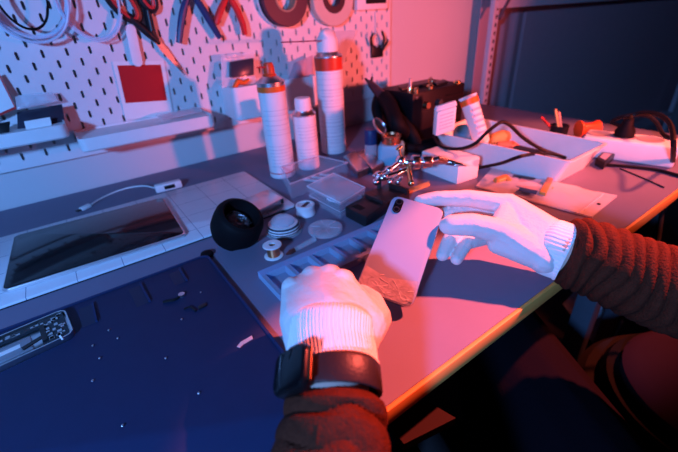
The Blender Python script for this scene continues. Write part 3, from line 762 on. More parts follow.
# clear boxes
def clearbox(t, rim, h, wall=.0016, m=acrylic):
    rim = [V(p) for p in rim]; c = sum(rim, V())/4
    def bx(b):
        o = [p for p in rim]; i = [c+(p-c)*(1-2*wall/(p-c).length*1.2) for p in rim]
        L = []
        for loop, dz in ((o, -h), (o, 0), (i, 0), (i, -h+wall)): L.append([b.verts.new(p+V((0, 0, dz))) for p in loop])
        for A, B in zip(L, L[1:]):
            for k in range(4): b.faces.new((A[k], A[(k+1) % 4], B[(k+1) % 4], B[k]))
        b.faces.new(L[0][::-1]); b.faces.new(L[-1])
    part('box_body', m, t, bx, ang=0)
hr = .034
rim_ = [P(280.5, 167, hr), P(318, 156, hr), P(347.5, 162.5, hr), P(290, 184, hr)]
t = thing('clear_box', 'open clear plastic box in front of the spray cans', 'box', (sum(p.x for p in rim_)/4, sum(p.y for p in rim_)/4, 0), 'clear plastic boxes')
clearbox(t, rim_, hr)
part('lip', acrylic2, t, lambda b: tube(b, rim_, .0017, 6, True, 1))
for i in range(3):
    s = P(304+9*i, 191-2*i, 0)
    solo('plastic_strip', white_p, ['short white plastic strip lying inside the open clear box, nearest the left', 'short white plastic strip lying inside the open clear box, in the middle', 'short white plastic strip lying inside the open clear box, nearest the right'][i], 'strip', lambda b: box(b, P(313+8*i, 181-2.5*i, .0032)+V((0, 0, .0015)), (.008, .045, .004), rz(.5), .001), 'white strips inside the open clear box')
hf = .034
top_ = [P(308, 186, hf), P(333.5, 173.5, hf), P(364, 187.5, hf), P(340, 202, hf)]
t = thing('clear_box', 'lidded clear plastic box behind the black two-slot charger', 'box', (sum(p.x for p in top_)/4, sum(p.y for p in top_)/4, 0), 'clear plastic boxes')
clearbox(t, [p-V((0, 0, .005)) for p in top_], hf-.005)
cc_ = sum(top_, V())/4
part('lid', acrylic2, t, lambda b: rbox(b, [cc_+(p-cc_)*1.04-V((0, 0, .005)) for p in top_], (0, 0, .005), .001))
part('lid_edge_highlight', clear('acrylic edge highlight', (.95, .95, 1), .6, .1), t, lambda b: (tube(b, [cc_+(p-cc_)*1.04 for p in top_]+[cc_+(top_[0]-cc_)*1.04], .0009, 6, False, 1), tube(b, [cc_+(p-cc_)*1.0-V((0, 0, .020)) for p in top_]+[top_[0]-V((0, 0, .020))], .0005, 6, False, 1)))  # pale tubes paint the bright highlights along the box edges
part('hinge', acrylic2, t, lambda b: cyl(b, top_[1]-V((0, 0, .006)), top_[2]-V((0, 0, .006)), .0022))
solo('folded_film', paper, 'small folded white slip inside the lidded clear box', 'slip', lambda b: (box(b, cc_+V((0.004, .006, -.0295+.001)), (.03, .02, .0015), rz(.4)), box(b, cc_+V((-.008, .006, -.022)), (.004, .02, .012), rz(.4))))

# black two-slot charger
q = [P(345, 206.5, .021), P(366, 217, .021), P(388, 202, .021), P(369, 193.5, .021)]
t = thing('battery_charger', 'small matt black charger block with two slots on top behind the phone', 'charger', (sum(p.x for p in q)/4, sum(p.y for p in q)/4, 0))
part('housing', mat('black satin plastic', (.016, .014, .016), .42), t, lambda b: rbox(b, [p-V((0, 0, .021)) for p in q], (0, 0, .021), .0018))
cq = sum(q, V())/4; e1 = (q[1]-q[0]).normalized(); e2 = (q[3]-q[0]).normalized(); e2 = V((-e1.y, e1.x, 0))
for s in (-1, 1):
    part('slot', mat('deep black recess', (.003, .003, .003), .8), t, lambda b: slab(b, mat4(cq+e2*s*.018+e1*.002*s+V((0, 0, -.0006)), e1, e2, V((0, 0, 1))), .022, .014, .0009, .002))

# dark holder block under the chrome clamp
q = [P(361, 190, .026), P(376, 203, .026), P(410, 187, .026), P(392, 178, .026)]
t = thing('holder_block', 'dark open holder block standing under the chrome clamp', 'holder', (sum(p.x for p in q)/4, sum(p.y for p in q)/4, 0))
dkr = mat('dark brown bakelite', (.035, .018, .018), .35)
part('base', dkr, t, lambda b: rbox(b, [p-V((0, 0, .026)) for p in q], (0, 0, .018), .0015))
e = (q[2]-q[1]).normalized(); n_ = V((-e.y, e.x, 0))
part('end_wall', dkr, t, lambda b: (box(b, q[1]*.85+q[2]*.15+n_*.018-V((0, 0, .005)), (.004, .045, .012), mat4(V(), e, n_, V((0, 0, 1))), .0008)))
part('end_wall', dkr, t, lambda b: (box(b, q[1]*.12+q[2]*.88+n_*.018-V((0, 0, .005)), (.006, .045, .012), mat4(V(), e, n_, V((0, 0, 1))), .0008)))
# metal blocks behind
for i, (pp, lab) in enumerate((([(343, 156), (355, 150.5), (369, 166), (357.5, 171)], 'silver rectangular battery pack behind the clear boxes, left one of the pair'), ([(357, 153), (364, 149), (383, 161.5), (372, 168)], 'silver rectangular battery pack next to the blue jar, right one of the pair'))):
    q = [P(*p, .017) for p in pp]
    t = thing('battery_pack', lab, 'battery', (sum(p.x for p in q)/4, sum(p.y for p in q)/4, 0), 'silver battery packs')
    part('cell', steel, t, lambda b: rbox(b, [p-V((0, 0, .017)) for p in q], (0, 0, .017), .002))
    part('end_cap', dark_p, t, lambda b: rbox(b, [q[3]-V((0, 0, .0165)), q[2]-V((0, 0, .0165)), q[2]-V((0, 0, .0165))+(q[2]-q[1]).normalized()*.004, q[3]-V((0, 0, .0165))+(q[2]-q[1]).normalized()*.004], (0, 0, .0135), .001))

# chrome ball-jointed clamp
t = thing('ball_joint_clamp', 'shiny chrome ball-jointed clamp with thumbscrews and pointed jaws above the dark block', 'clamp', P(392, 185, .03))
J = [P(379, 176, .042), P(389, 170, .050), P(401, 161, .060), P(410, 162.5, .058), P(428, 161.5, .057)]
part('arm', chrome, t, lambda b: (tube(b, J[:3], .0046, 12), tube(b, J[2:], .0055, 12)))
part('ball_joint', chrome, t, lambda b: ball(b, J[0], .010)); part('ball_joint', chrome, t, lambda b: ball(b, J[2], .0112)); part('ball_joint', chrome, t, lambda b: ball(b, J[1], .008))
def ring_clamp(b):
    d = (J[4]-J[3]).normalized(); x, y, z = frame(d)
    lathe(b, [(.007, 0), (.0135, 0), (.0142, .002), (.0142, .012), (.0135, .014), (.007, .014)], mat4(J[3]+d*.004, x, y, z), 24, True)
    lathe(b, [(.006, 0), (.0118, 0), (.0125, .002), (.0125, .016), (.0118, .018), (.006, .018)], mat4(J[3]+d*.024, x, y, z), 24, True)
part('collar', chrome, t, ring_clamp)
def wing(p, d):
    def f(b):
        d_ = V(d).normalized(); cyl(b, p, p+d_*.016, .0026)
        x, y, z = frame(d_)
        ball(b, p+d_*.020+x*.005, .0048, (1, 1, .7)); ball(b, p+d_*.020-x*.005, .0048, (1, 1, .7))
    return f
part('wing_screw', brass, t, wing(J[2]+V((0, 0, .006)), (-.1, .2, .95))); part('wing_screw', chrome, t, wing(J[0], (-.6, -.5, .35)))
part('lever', brass, t, lambda b: (cyl(b, J[2]+V((.012, -.006, -.004)), P(411, 183, .036), .0055, .0046), ball(b, P(411, 183, .036), .0064)))
part('link_plate', chrome, t, lambda b: chain(b, [P(382, 178, .040), P(396, 174, .044), P(405, 170, .048)], [.006, .0075, .005]))
e0, e1_, e2_ = J[4], P(447, 161.5, .055), P(466, 166, .051)
part('jaw', chrome, t, lambda b: chain(b, [e0, e0*.5+e1_*.5+V((0, 0, .003)), e1_, P(463, 164.5, .0525)], [.0082, .0088, .0058, .0012]))
part('jaw', chrome, t, lambda b: chain(b, [e1_-V((0, 0, .003)), P(455, 164.5, .052), e2_], [.0046, .0038, .001]))
for pp, hh, rr in (((376, 182), .034, .0065), ((385, 176), .050, .006), ((396, 167), .046, .007), ((398, 182), .034, .006), ((390, 182), .036, .0055)):
    part('thumb_nut', chrome, t, lambda b: (ball(b, P(*pp, hh), rr), cyl(b, P(*pp, hh), P(*pp, hh)+V((.004, -.006, .010)), rr*.55)))
part('stand_foot', dark_p, t, lambda b: cyl(b, V((J[0].x, J[0].y, .006)), J[0], .0045, .0045))

# ================================================================== BACK RIGHT CLUSTER
# pale blue dispenser jar
c = P(391, 163); 
t = thing('dispenser_jar', 'square pale blue dispenser jar with a copper collar and flipped open metal lid', 'jar', c)
Rj = rz(.62)
part('jar_body', ltblue_p, t, lambda b: slab(b, M.Translation(c) @ Rj, .056, .056, .050, .013, .007, 8))
part('collar', copper, t, lambda b: lathe(b, [(0, .048), (.0225, .048), (.0225, .052), (.0205, .0535), (.0205, .062), (.023, .0645), (.023, .068), (.020, .069), (.018, .064), (0, .064)], M.Translation(c), 36))
hl = c+V((-.012, .014, .069)); ld = V((.35, -.72, .58)).normalized(); lx, ly, lz = frame(ld, V((0, 0, 1)))
lidm = mat4(hl+V((-.006, .008, .018)), lx, ly, lz)
part('flip_lid', steel, t, lambda b: lathe(b, [(0, -.002), (.019, -.002), (.021, 0), (.021, .004), (.019, .005), (.0175, .002), (0, .0015)], lidm, 32))
part('hinge', copper, t, lambda b: chain(b, [c+V((-.010, .012, .064)), c+V((-.015, .018, .074))], [.004, .003]))
c = P(371, 160)
t = thing('small_bottle', 'small clear bottle with a dark blue cap behind the pale blue jar', 'bottle', c); T = M.Translation(c)
part('bottle_body', acrylic2, t, lambda b: lathe(b, [(0, 0), (.014, 0), (.015, .001), (.015, .036), (.013, .041), (0, .041)], T, 28))
part('cap', blue_p, t, lambda b: lathe(b, [(0, .0412), (.0150, .0412), (.0154, .043), (.0150, .074), (.0138, .076), (0, .0762)], T, 28))

# black bench power supply
mx0, mx1, my0, my1, mh = .695, .890, -.300, -.175, .139
t = thing('power_supply', 'black boxy power supply with dark front panel standing at the back of the bench', 'power supply', ((mx0+mx1)/2, (my0+my1)/2, 0))
case_m = mat('black powder coated steel', (.006, .003, .005), .5, spec=.25, bump=.1, bscale=600)
part('housing', case_m, t, lambda b: box(b, ((mx0+mx1)/2, (my0+my1)/2, .004+(mh-.004)/2), (mx1-mx0, my1-my0, mh-.004), bev=.003))
for i in range(6):
    part('vent_slot', black_m, t, lambda b: box(b, (mx1-.045, my0-.0006, .062+.011*i), (.06, .0015, .004)))
part('control_knob', copper, t, lambda b: cyl(b, (mx0+.045, my0, .105), (mx0+.045, my0-.012, .105), .010, .008))
part('control_knob', dark_p, t, lambda b: cyl(b, (mx0+.09, my0, .105), (mx0+.09, my0-.012, .105), .009, .008))
part('panel_screw', steel, t, lambda b: cyl(b, (mx0+.012, my0, .128), (mx0+.012, my0-.002, .128), .003))
part('side_vent', black_m, t, lambda b: box(b, (mx0-.0006, (my0+my1)/2, .08), (.0015, .09, .05)))
for x in (mx0+.02, mx1-.02):
    for y in (my0+.02, my1-.02): part('foot', black_m, t, lambda b: cyl(b, (x, y, 0), (x, y, .005), .008))
# bits on top
def topitem(px, py): return P(px, py, mh)
p = topitem(410, 93)
s = thing('brass_nozzle', 'tall thin brass nozzle standing on the left of the black power supply', 'nozzle', p, 'brass nozzles on the power supply')
part('sleeve', brass, s, lambda b: lathe(b, [(0, 0), (.0065, 0), (.0065, .013), (.0055, .015), (0, .015)], M.Translation(p), 18)); part('pin', steel, s, lambda b: lathe(b, [(0, .015), (.004, .015), (.004, .033), (0, .034)], M.Translation(p), 14))
p = topitem(416, 93.5)
solo('brass_nozzle', brass, 'short stubby brass nozzle beside the tall one on the power supply', 'nozzle', lambda b: lathe(b, [(0, 0), (.006, 0), (.006, .011), (.004, .013), (0, .013)], M.Translation(p), 18), 'brass nozzles on the power supply')
p = topitem(430, 88.5)
s = thing('brass_nozzle', 'brass nozzle with a wire ring on top, in the middle of the power supply', 'nozzle', p, 'brass nozzles on the power supply')
part('sleeve', brass, s, lambda b: lathe(b, [(0, 0), (.009, 0), (.009, .006), (.006, .010), (0, .010)], M.Translation(p), 18)); part('wire_ring', brass, s, lambda b: tube(b, [p+V((.007*math.cos(a), 0, .018+.009*math.sin(a))) for a in [2*PI*i/10 for i in range(10)]], .0012, 6, True, 2))
p = topitem(457, 84)
solo('brass_nozzle', brass, 'low round brass nozzle at the right end of the power supply', 'nozzle', lambda b: lathe(b, [(0, 0), (.009, 0), (.010, .003), (.007, .009), (0, .010)], M.Translation(p), 18), 'brass nozzles on the power supply')
solo('black_bar', black_p, 'flat black bar lying across the top of the power supply', 'bar', lambda b: rbox(b, [topitem(398, 89), topitem(432, 82.5), topitem(436, 84.5), topitem(402, 91.5)], (0, 0, .008), .002))
solo('black_bar', black_p, 'short black bar behind the ringed brass nozzle on the power supply', 'bar', lambda b: rbox(b, [topitem(433, 84.5), topitem(444, 81.5), topitem(448, 83.5), topitem(437, 87)], (0, 0, .007), .002))
# hot air handle and its hose slung on the left side
hs = thing('hot_air_handle', 'black hot air handle with thick hoses draped down the left of the power supply', 'handle', (mx0-.03, my0+.02, .1))
g0, g1 = C(371, 84, .985), C(384, 98, .955)
part('grip', mat('dark plum plastic', (.06, .02, .03), .35), hs, lambda b: chain(b, [g0, g0*.5+g1*.5, g1], [.009, .012, .015]))
for pp in ((365.5, 79), (372, 77.5)):
    part('prong', dark_p, hs, lambda b: chain(b, [g0, C(pp[0], pp[1], .99)], [.006, .0028]))
part('hose', black_m, hs, lambda b: tube(b, [g1, C(390, 106, .93), C(397, 124, .90), V((mx0-.028, -.300, .045)), V((mx0-.032, -.26, .022)), V((mx0-.035, -.21, .018))], lambda k: .019-.002*k, 14))
part('hose', black_m, hs, lambda b: tube(b, [C(386, 97, .96), V((mx0-.020, -.215, .118)), V((mx0-.022, -.26, .09)), V((mx0-.020, -.315, .055)), V((mx0-.010, -.335, .024)), V((mx0+.05, -.330, .014))], .014, 12))
part('hose', black_m, hs, lambda b: tube(b, [C(380, 94, .975), V((mx0-.045, -.215, .100)), V((mx0-.052, -.25, .06)), V((mx0-.05, -.28, .024)), V((mx0-.012, -.350, .016)), V((mx0+.03, -.352, .013))], .013, 12))

# small white carton
q = [P(422, 151, .045), P(440, 145, .045), P(480, 157, .045), P(459, 163.5, .045)]
t = thing('small_carton', 'small plain white carton box between the chrome clamp and the big white tray', 'box', (sum(p.x for p in q)/4, sum(p.y for p in q)/4, 0))
part('carton', paper, t, lambda b: rbox(b, [p-V((0, 0, .045)) for p in q], (0, 0, .0445), .001))
part('lid_flap', paper, t, lambda b: prism(b, [q[0]+(q[3]-q[0])*.02, q[3]+(q[0]-q[3])*.02, q[2]+(q[1]-q[2])*.02, q[1]+(q[2]-q[1])*.02], (0, 0, .0009), .96))
# second strip of wood-coloured tape on the bench
solo('kapton_strip', mat('amber film', (.75, .38, .12), .3), 'short amber strip lying on the bench left of the right glove', 'strip', lambda b: rbox(b, [P(408, 190, 0), P(429, 182, 0), P(430, 186, 0), P(409, 194, 0)], (0, 0, .003), .0006))

# the big white tray
rh = .056
rim_ = [P(434.5, 132, rh), P(570, 161.5, rh), P(607, 143, rh), P(472, 117, rh)]
tr = thing('parts_tray', 'large open white plastic tray full of cables and oddments at the right of the bench', 'tray', (sum(p.x for p in rim_)/4, sum(p.y for p in rim_)/4, 0))
bm = new(); opentray(bm, rim_, rh, .86); obj('basin', bm, white_p, tr, 40)
tc = sum(rim_, V())/4
def intray(px, py, h): return P(px, py, h)
solo('rubber_bulb', mat('blue grey rubber', (.012, .15, .28), .45), 'blue grey rubber bulb lying in the left end of the big white tray', 'bulb', lambda b: (ball(b, P(464, 135, .030), .031, (1.05, 1, .85)), ball(b, P(453, 135, .022), .018)))
ct = thing('glue_tube', 'white tube with an orange band and crimped end leaning up out of the white tray', 'tube', P(483, 136, .012))
g0, g1 = C(481, 139, .86), C(470, 104, .845); gd = (g1-g0).normalized()
part('tube_body', mat('white printed tube', (.78, .74, .74), .4), ct, lambda b: chain(b, [g0, g1], [.0185, .0195]))
part('band', orange_p, ct, lambda b: cyl(b, g1-gd*.001, g1+gd*.012, .0205, .0205))['label'] = 'orange band near the crimped end'
x, y, z = frame(gd, RZ)
part('crimp', white_p, ct, lambda b: (hull(b, [(g1+gd*.012+x*.014, .004), (g1+gd*.012-x*.014, .004), (g1+gd*.017+x*.02, .002), (g1+gd*.017-x*.02, .002)])))
def tprint(b):
    for k in range(5):
        for s in (-.6, -.2, .2, .55):
            o_ = g0+gd*(.012+.013*k)+(x*s*.75-RZ.normalized()*math.sqrt(1-min(.9, (s*.75)**2)))*.0200
            box(b, o_, (.006, .001, .005), mat4(V(), x, y, z))
part('print', print_m, ct, tprint)
pk = thing('label_packet', 'small white printed packet with a ridged top standing at the left end of the tray', 'packet', P(443, 137, .02))
q0, q1 = C(434, 133, .80), C(453, 127, .80)
du = (q1-q0).normalized(); up = V((0, 0, 1)); dn = du.cross(up).normalized()
pc_ = (q0+q1)/2
part('packet_body', mat('white printed packet', (.76, .72, .70), .5), pk, lambda b: box(b, pc_+up*.020, ((q1-q0).length, .020, .050), mat4(V(), du, dn, up), .003))
part('ridged_top', white_p, pk, lambda b: [box(b, pc_+up*(.047+.003*k), ((q1-q0).length+.002-.001*k, .016-.003*k, .0028), mat4(V(), du, dn, up), .001) for k in range(3)])
fs = -dn if dn.dot(RZ) > 0 else dn
part('print', print_m, pk, lambda b: [box(b, pc_+up*(.008+.007*k)+fs*.0103, ((q1-q0).length*.7, .0006, .0016), mat4(V(), du, dn, up)) for k in range(5)])
solo('yellow_part', mat('yellow sponge', (.62, .34, .10), .8), 'yellow orange sponge lying in the middle of the big white tray', 'sponge', lambda b: chain(b, [P(493, 139, .026), P(503, 137, .027), P(512, 136, .022)], [.014, .018, .012]))
solo('orange_part', mat('reddish orange plastic', (.70, .20, .10), .5), 'reddish rounded plastic part beside the yellow sponge in the white tray', 'part', lambda b: chain(b, [P(500, 146, .018), P(511, 146, .018), P(517, 148, .014)], [.011, .013, .009]))
sd_ = thing('screwdriver', 'dark screwdriver lying along the right half of the white tray', 'screwdriver', P(545, 152, .012))
part('handle', dark_p, sd_, lambda b: chain(b, [P(517, 148.5, .02), P(538, 154, .02), P(543, 156, .02)], [.0085, .0095, .006]))
part('shaft', steel, sd_, lambda b: cyl(b, P(543, 156, .02), P(568, 161.5, .022), .003))
blk = mat('black cable sheath', (.006, .005, .006), .45, spec=.2)
solo('black_cable', blk, 'black cable arching out of the white tray and dipping over its left rim', 'cable', lambda b: tube(b, [P(433, 136, .058), P(439, 145, .048), P(448, 148.5, .05), P(462, 148.5, .058), P(475, 143.5, .075), P(488, 131.5, .098), P(501, 122.5, .112), P(510, 125.5, .104), P(522, 137, .075), P(538, 147.5, .045), P(553, 153.5, .030), P(566, 158, .024)], .0036, 8))
solo('black_cable', blk, 'black cable coming out from under the white tray front and up over its front rim', 'cable', lambda b: tube(b, [P(462, 172, .006), P(478, 168, .010), P(500, 163.5, .035), P(514, 158.5, .056), P(524, 155.5, .061), P(540, 153.5, .050), P(552, 154, .036), P(562, 156.5, .030)], .0034, 8))
# dark pocket gadget on the bench by the tray
q = [P(596, 158, .016), P(605, 163, .016), P(616, 153, .016), P(603, 151, .016)]
t = thing('pocket_meter', 'small dark pocket meter with a pale screen lying right of the big white tray', 'meter', (sum(p.x for p in q)/4, sum(p.y for p in q)/4, 0))
part('body', black_p, t, lambda b: rbox(b, [p-V((0, 0, .016)) for p in q], (0, 0, .016), .002))
cq = sum(q, V())/4
part('screen', mat('grey display', (.35, .28, .34), .3), t, lambda b: prism(b, [cq+(p-cq)*.6+V((0, 0, .0001)) for p in q], (0, 0, .0006)))

# white power strip with a black plug
sh = .045
f0, f1 = P(583, 136.5, sh), P(681, 148, sh)
du = (f1-f0).normalized(); dn = V((-du.y, du.x, 0)); 
if dn.dot(RZ) < 0: dn = -dn
L = (f1-f0).length; wS = .075
ps = thing('power_strip', 'white power strip with round sockets at the far right of the bench', 'power strip', ((f0+f1)/2+dn*wS/2-V((0, 0, sh))))
Rp = mat4(V(), du, dn, V((0, 0, 1)))
part('housing', white_p, ps, lambda b: box(b, (f0+f1)/2+dn*wS/2-V((0, 0, sh/2)), (L, wS, sh), Rp, .006, 3))
sock = [.16, .42, .70]
for s in sock:
    o_ = f0+du*L*s+dn*wS/2
    k = part('socket', mat('grey socket well', (.30, .28, .30), .6), ps, lambda b: lathe(b, [(0, .0006), (.021, .0006), (.023, .0016), (.025, .0006)], M.Translation(o_), 32))
o_ = f0+du*L*.42+dn*wS/2
pg = thing('black_plug', 'black mains plug pushed into the white power strip with a thick cable arching right', 'plug', o_)
part('plug_body', black_m, pg, lambda b: lathe(b, [(0, .002), (.019, .002), (.019, .014), (.012, .026), (.009, .04), (0, .041)], M.Translation(o_), 24))
zc0 = (RX.x*0)+ (o_-CAM).dot(RZ)
part('cable', blk, pg, lambda b: tube(b, [o_+V((0, 0, .036)), C(632, 116, zc0*.985), C(641, 113, zc0*.97), C(652, 113, zc0*.94), C(663, 117, zc0*.90), C(671, 126, zc0*.86), C(673.5, 145, zc0*.80), C(672, 168, .82), C(668, 190, .76), C(663, 208, .745), C(659, 235, .73), C(655, 262, .72), C(660, 300, .75)], .0045, 10))
solo('black_cable', blk, 'thinner black cable arching behind the plug on the power strip', 'cable', lambda b: tube(b, [f0+du*L*.40+dn*.07+V((0, 0, .012)), C(612, 122, zc0*1.05), C(626, 116, zc0*1.02), C(645, 115, zc0*1.0), C(656, 122, zc0*.99), C(663, 134, zc0*.98), f0+du*L*.9+dn*.05+V((0, 0, .004))], .004, 8))
solo('black_cable', blk, 'black cable lying flat on the bench in front of the power strip', 'cable', lambda b: tube(b, [P(606, 165, .004), P(620, 165.8, .004), P(638, 167.5, .004), P(657, 170, .004), P(680, 176, .004), P(705, 184, .004)], .0034, 8))
solo('thin_lead', blk, 'thin dark lead running across the bench to its front edge at the right', 'cable', lambda b: tube(b, [P(620, 168.5, .0015), P(636, 175, .0015), P(652, 182, .0015), P(664, 187.5, .0015)], .0013, 6))
# orange bobbin and brushes behind
bo0, bo1 = C(579, 130.5, 1.09), C(595, 126, 1.12); bd = (bo1-bo0).normalized()
bz = min(bo0.z, bo1.z)-.022
solo('orange_bobbin', mat('orange red bobbin', (.85, .10, .02), .4), 'orange bobbin with flared ends lying behind the power strip', 'bobbin', lambda b: lathe(b, [(0, 0), (.022, 0), (.022, .003), (.015, .010), (.014, .034), (.020, .046), (.020, .049), (0, .049)], mat4(V((1.085, -.55, .022))-V((.81, -.585, 0))*.025, *frame(V((.81, -.585, 0)))), 28))
pot = P(552, 137, .0)
pot = V((1.06, -.49, 0))
bp_ = thing('dark_cup', 'dark cup behind the big white tray holding thin sticks', 'cup', pot)
part('cup', black_p, bp_, lambda b: lathe(b, [(0, 0), (.021, 0), (.023, .026), (.021, .026), (.019, .004), (0, .004)], M.Translation(pot), 28))
for (a_, b__, m_, lab, r_) in (((541, 117), (553, 127), red_p, 'red stick leaning left in the dark cup behind the tray', .0032), ((555.5, 109.5), (561, 126), mat('yellow wood', (.85, .50, .16), .5), 'yellow stick leaning in the dark cup behind the tray', .0030), ((559, 112), (567.5, 122), mat('pale wood', (.75, .45, .30), .5), 'pale stick leaning right of the yellow stick in the dark cup', .0026)):
    A, B = C(*a_, 1.01), C(*b__, 1.02); d = (A-B)
    solo('wooden_stick', m_, lab, 'stick', lambda b: cyl(b, pot+V(((B.x-pot.x)*.5, (B.y-pot.y)*.5, .006)), A, r_, r_, 10), 'sticks in the dark cup')

# zip bag with a component on the bench
zb = thing('zip_bag', 'clear zip bag with a small orange component inside lying beside the right glove', 'bag', P(560, 195))
def bagm_(b):
    cor = [P(476, 186, .004), P(592, 217, .003), P(617, 196, .003), P(492, 168, .004)]
    a, bb, cc2, d = cor; n, m = 26, 10; top, bot = [], []
    for j in range(m+1):
        r1, r2 = [], []
        for i in range(n+1):
            u_, w = i/n, j/m; p = (a*(1-u_)+bb*u_)*(1-w)+(d*(1-u_)+cc2*u_)*w
            puff = .010*(math.sin(PI*min(1, u_*1.15)))**.7*(math.sin(PI*w))**.7 if u_ < .87 else 0
            nz = mnoise.noise(p*38)*.0035*(1 if u_ < .86 else .3)+mnoise.noise(p*90)*.0014*(1 if u_ < .86 else .2)
            r1.append(b.verts.new(V((p.x, p.y, max(.0018, .0042+puff+nz))))); r2.append(b.verts.new(V((p.x, p.y, .0012))))
        top.append(r1); bot.append(r2)
    for j in range(m):
        for i in range(n):
            b.faces.new((top[j][i], top[j][i+1], top[j+1][i+1], top[j+1][i])); b.faces.new((bot[j][i], bot[j+1][i], bot[j+1][i+1], bot[j][i+1]))
    bd_ = [(j, 0) for j in range(m+1)]+[(m, i) for i in range(1, n+1)]+[(j, n) for j in range(m-1, -1, -1)]+[(0, i) for i in range(n-1, 0, -1)]
    for k in range(len(bd_)):
        p, q = bd_[k], bd_[(k+1) % len(bd_)]
        b.faces.new((top[p[0]][p[1]], top[q[0]][q[1]], bot[q[0]][q[1]], bot[p[0]][p[1]]))
part('bag_film', clear('frosted zip bag film', (.92, .88, .88), .50, .25, .5, 60), zb, bagm_)
z0_, z1_ = P(579, 213, .0052), P(603, 194, .0052)
part('zip_seal', bagm, zb, lambda b: cyl(b, z0_, z1_, .0012))
part('hang_hole', black_m, zb, lambda b: lathe(b, [(0, .0046), (.003, .0046), (.003, .0054), (0, .0054)], M.Translation(P(598, 206.5, 0)), 14))
cm = thing('bagged_component', 'small orange component with dark blue label inside the zip bag', 'component', P(533, 190, .002))
or_m = mat('amber orange plastic', (.80, .30, .06), .35)
part('body', mat('pink grey plastic', (.62, .40, .34), .4), cm, lambda b: rbox(b, [P(515, 190, .004), P(544, 198, .004), P(550, 188, .004), P(520, 182, .004)], (0, 0, .009), .0015))
part('end_cap', or_m, cm, lambda b: rbox(b, [P(538, 197.5, .004), P(545, 199, .004), P(552, 184, .004), P(546, 182.5, .004)], (0, 0, .0125), .0015))
part('label_strip', blue_p, cm, lambda b: prism(b, [P(518, 190.5, .0131), P(536, 194.5, .0131), P(538, 191, .0131), P(520, 187.5, .0131)], (0, 0, .0006)))
part('pin', or_m, cm, lambda b: box(b, P(550, 189, .009), (.012, .010, .006), rz(.3), .001))
solo('bagged_component', black_p, 'flat black component at the back of the zip bag behind the orange one', 'component', lambda b: rbox(b, [P(511, 181, .004), P(533, 184.5, .004), P(535, 181.5, .004), P(513, 177.5, .004)], (0, 0, .008), .0012))
solo('bagged_component', or_m, 'orange lump at the left end of the zip bag near the glove', 'component', lambda b: chain(b, [P(497, 181, .010), P(505, 178.5, .010), P(509, 181, .009)], [.008, .009, .006]))

# ================================================================== RACK BEHIND, FLOOR THINGS
rk_m = mat('pale grey perforated steel', (.62, .56, .60), .45)
rx0, rx1, ry0, ry1 = 1.245, 3.6, -.10, -.034
pa = W(490, 60, -.10)
rk = thing('storage_rack', 'pale grey perforated steel rack standing against the wall behind the right of the bench', 'rack', (1.7, -.06, -.75))
def post(x, y):
    def f(b):
        n = 0
        for dx, dy, sx, sy in ((0, 0, .027, .003), (.012, .016, .003, .034)):
            box(b, (x+dx, y+dy, .0), (sx, sy, 1.5))
    return f
def postholes(x, y):
    def f(b):
        for k in range(44):
            z = -.02+k*.025
            slab(b, mat4(V((x+.003, y-.0014, z)), V((1, 0, 0)), V((0, 0, 1)), V((0, -1, 0))), .008, .013, .0006, .0035, 0, 4)
    return f
for (x, y) in ((pa.x, ry0), (rx1, ry0)):
    p_ = part('post', rk_m, rk, post(x, y))
    if y == ry0: part('perforation', black_m, p_, postholes(x, y))
bz_ = W(504, 8, -.10).z
part('beam', rk_m, rk, lambda b: box(b, ((pa.x+rx1)/2, ry0, bz_+.025), (rx1-pa.x, .006, .05)))
part('shelf', rk_m, rk, lambda b: box(b, ((pa.x+rx1)/2, (ry0+ry1)/2, bz_+.048), (rx1-pa.x, ry1-ry0+.01, .004)))
part('shelf', rk_m, rk, lambda b: box(b, ((pa.x+rx1)/2, (ry0+ry1)/2, -.45), (rx1-pa.x, ry1-ry0+.01, .02)))
part('brace', mat('dark steel brace', (.10, .08, .10), .5), rk, lambda b: cyl(b, (pa.x+.015, ry0-.004, bz_-.03), (pa.x+.075, ry0-.004, bz_+.05), .006))
cur = solo('backdrop_curtain', mat('backdrop fabric', (.55, .36, .40), .95), 'backdrop curtain added behind the rack for the dim wall', 'curtain', lambda b: (lambda pts: [prism(b, [V((pts[i][0], pts[i][1], -.70)), V((pts[i+1][0], pts[i+1][1], -.70)), V((pts[i+1][0], pts[i+1][1]+.004, -.70)), V((pts[i][0], pts[i][1]+.004, -.70))], (0, 0, 1.7)) for i in range(len(pts)-1)])([(1.33+.0125*i, -.004+.004*math.sin(i*.9)*(1 if 8 < i < 24 else .0)) for i in range(205)]))  # panel put in so the wall behind the rack reads dark
# dim clutter on the floor at the lower right
fl = P(650, 385, -.60)
def G(px, py): return P(px, py, -.75)
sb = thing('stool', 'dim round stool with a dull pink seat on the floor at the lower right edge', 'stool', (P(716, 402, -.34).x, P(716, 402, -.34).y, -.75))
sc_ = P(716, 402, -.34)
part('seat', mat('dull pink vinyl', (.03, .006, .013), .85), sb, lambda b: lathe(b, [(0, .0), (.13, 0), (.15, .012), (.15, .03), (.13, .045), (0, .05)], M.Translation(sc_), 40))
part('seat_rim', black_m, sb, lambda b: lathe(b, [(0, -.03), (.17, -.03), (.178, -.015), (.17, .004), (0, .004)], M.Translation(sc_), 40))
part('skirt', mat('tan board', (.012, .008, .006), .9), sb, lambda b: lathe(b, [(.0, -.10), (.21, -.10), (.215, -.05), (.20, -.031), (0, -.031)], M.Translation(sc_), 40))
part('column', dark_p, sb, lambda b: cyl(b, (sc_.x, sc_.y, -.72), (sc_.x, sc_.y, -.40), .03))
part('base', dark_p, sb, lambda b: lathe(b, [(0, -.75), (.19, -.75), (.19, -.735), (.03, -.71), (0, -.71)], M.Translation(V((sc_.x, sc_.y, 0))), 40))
fq = G(592, 332)
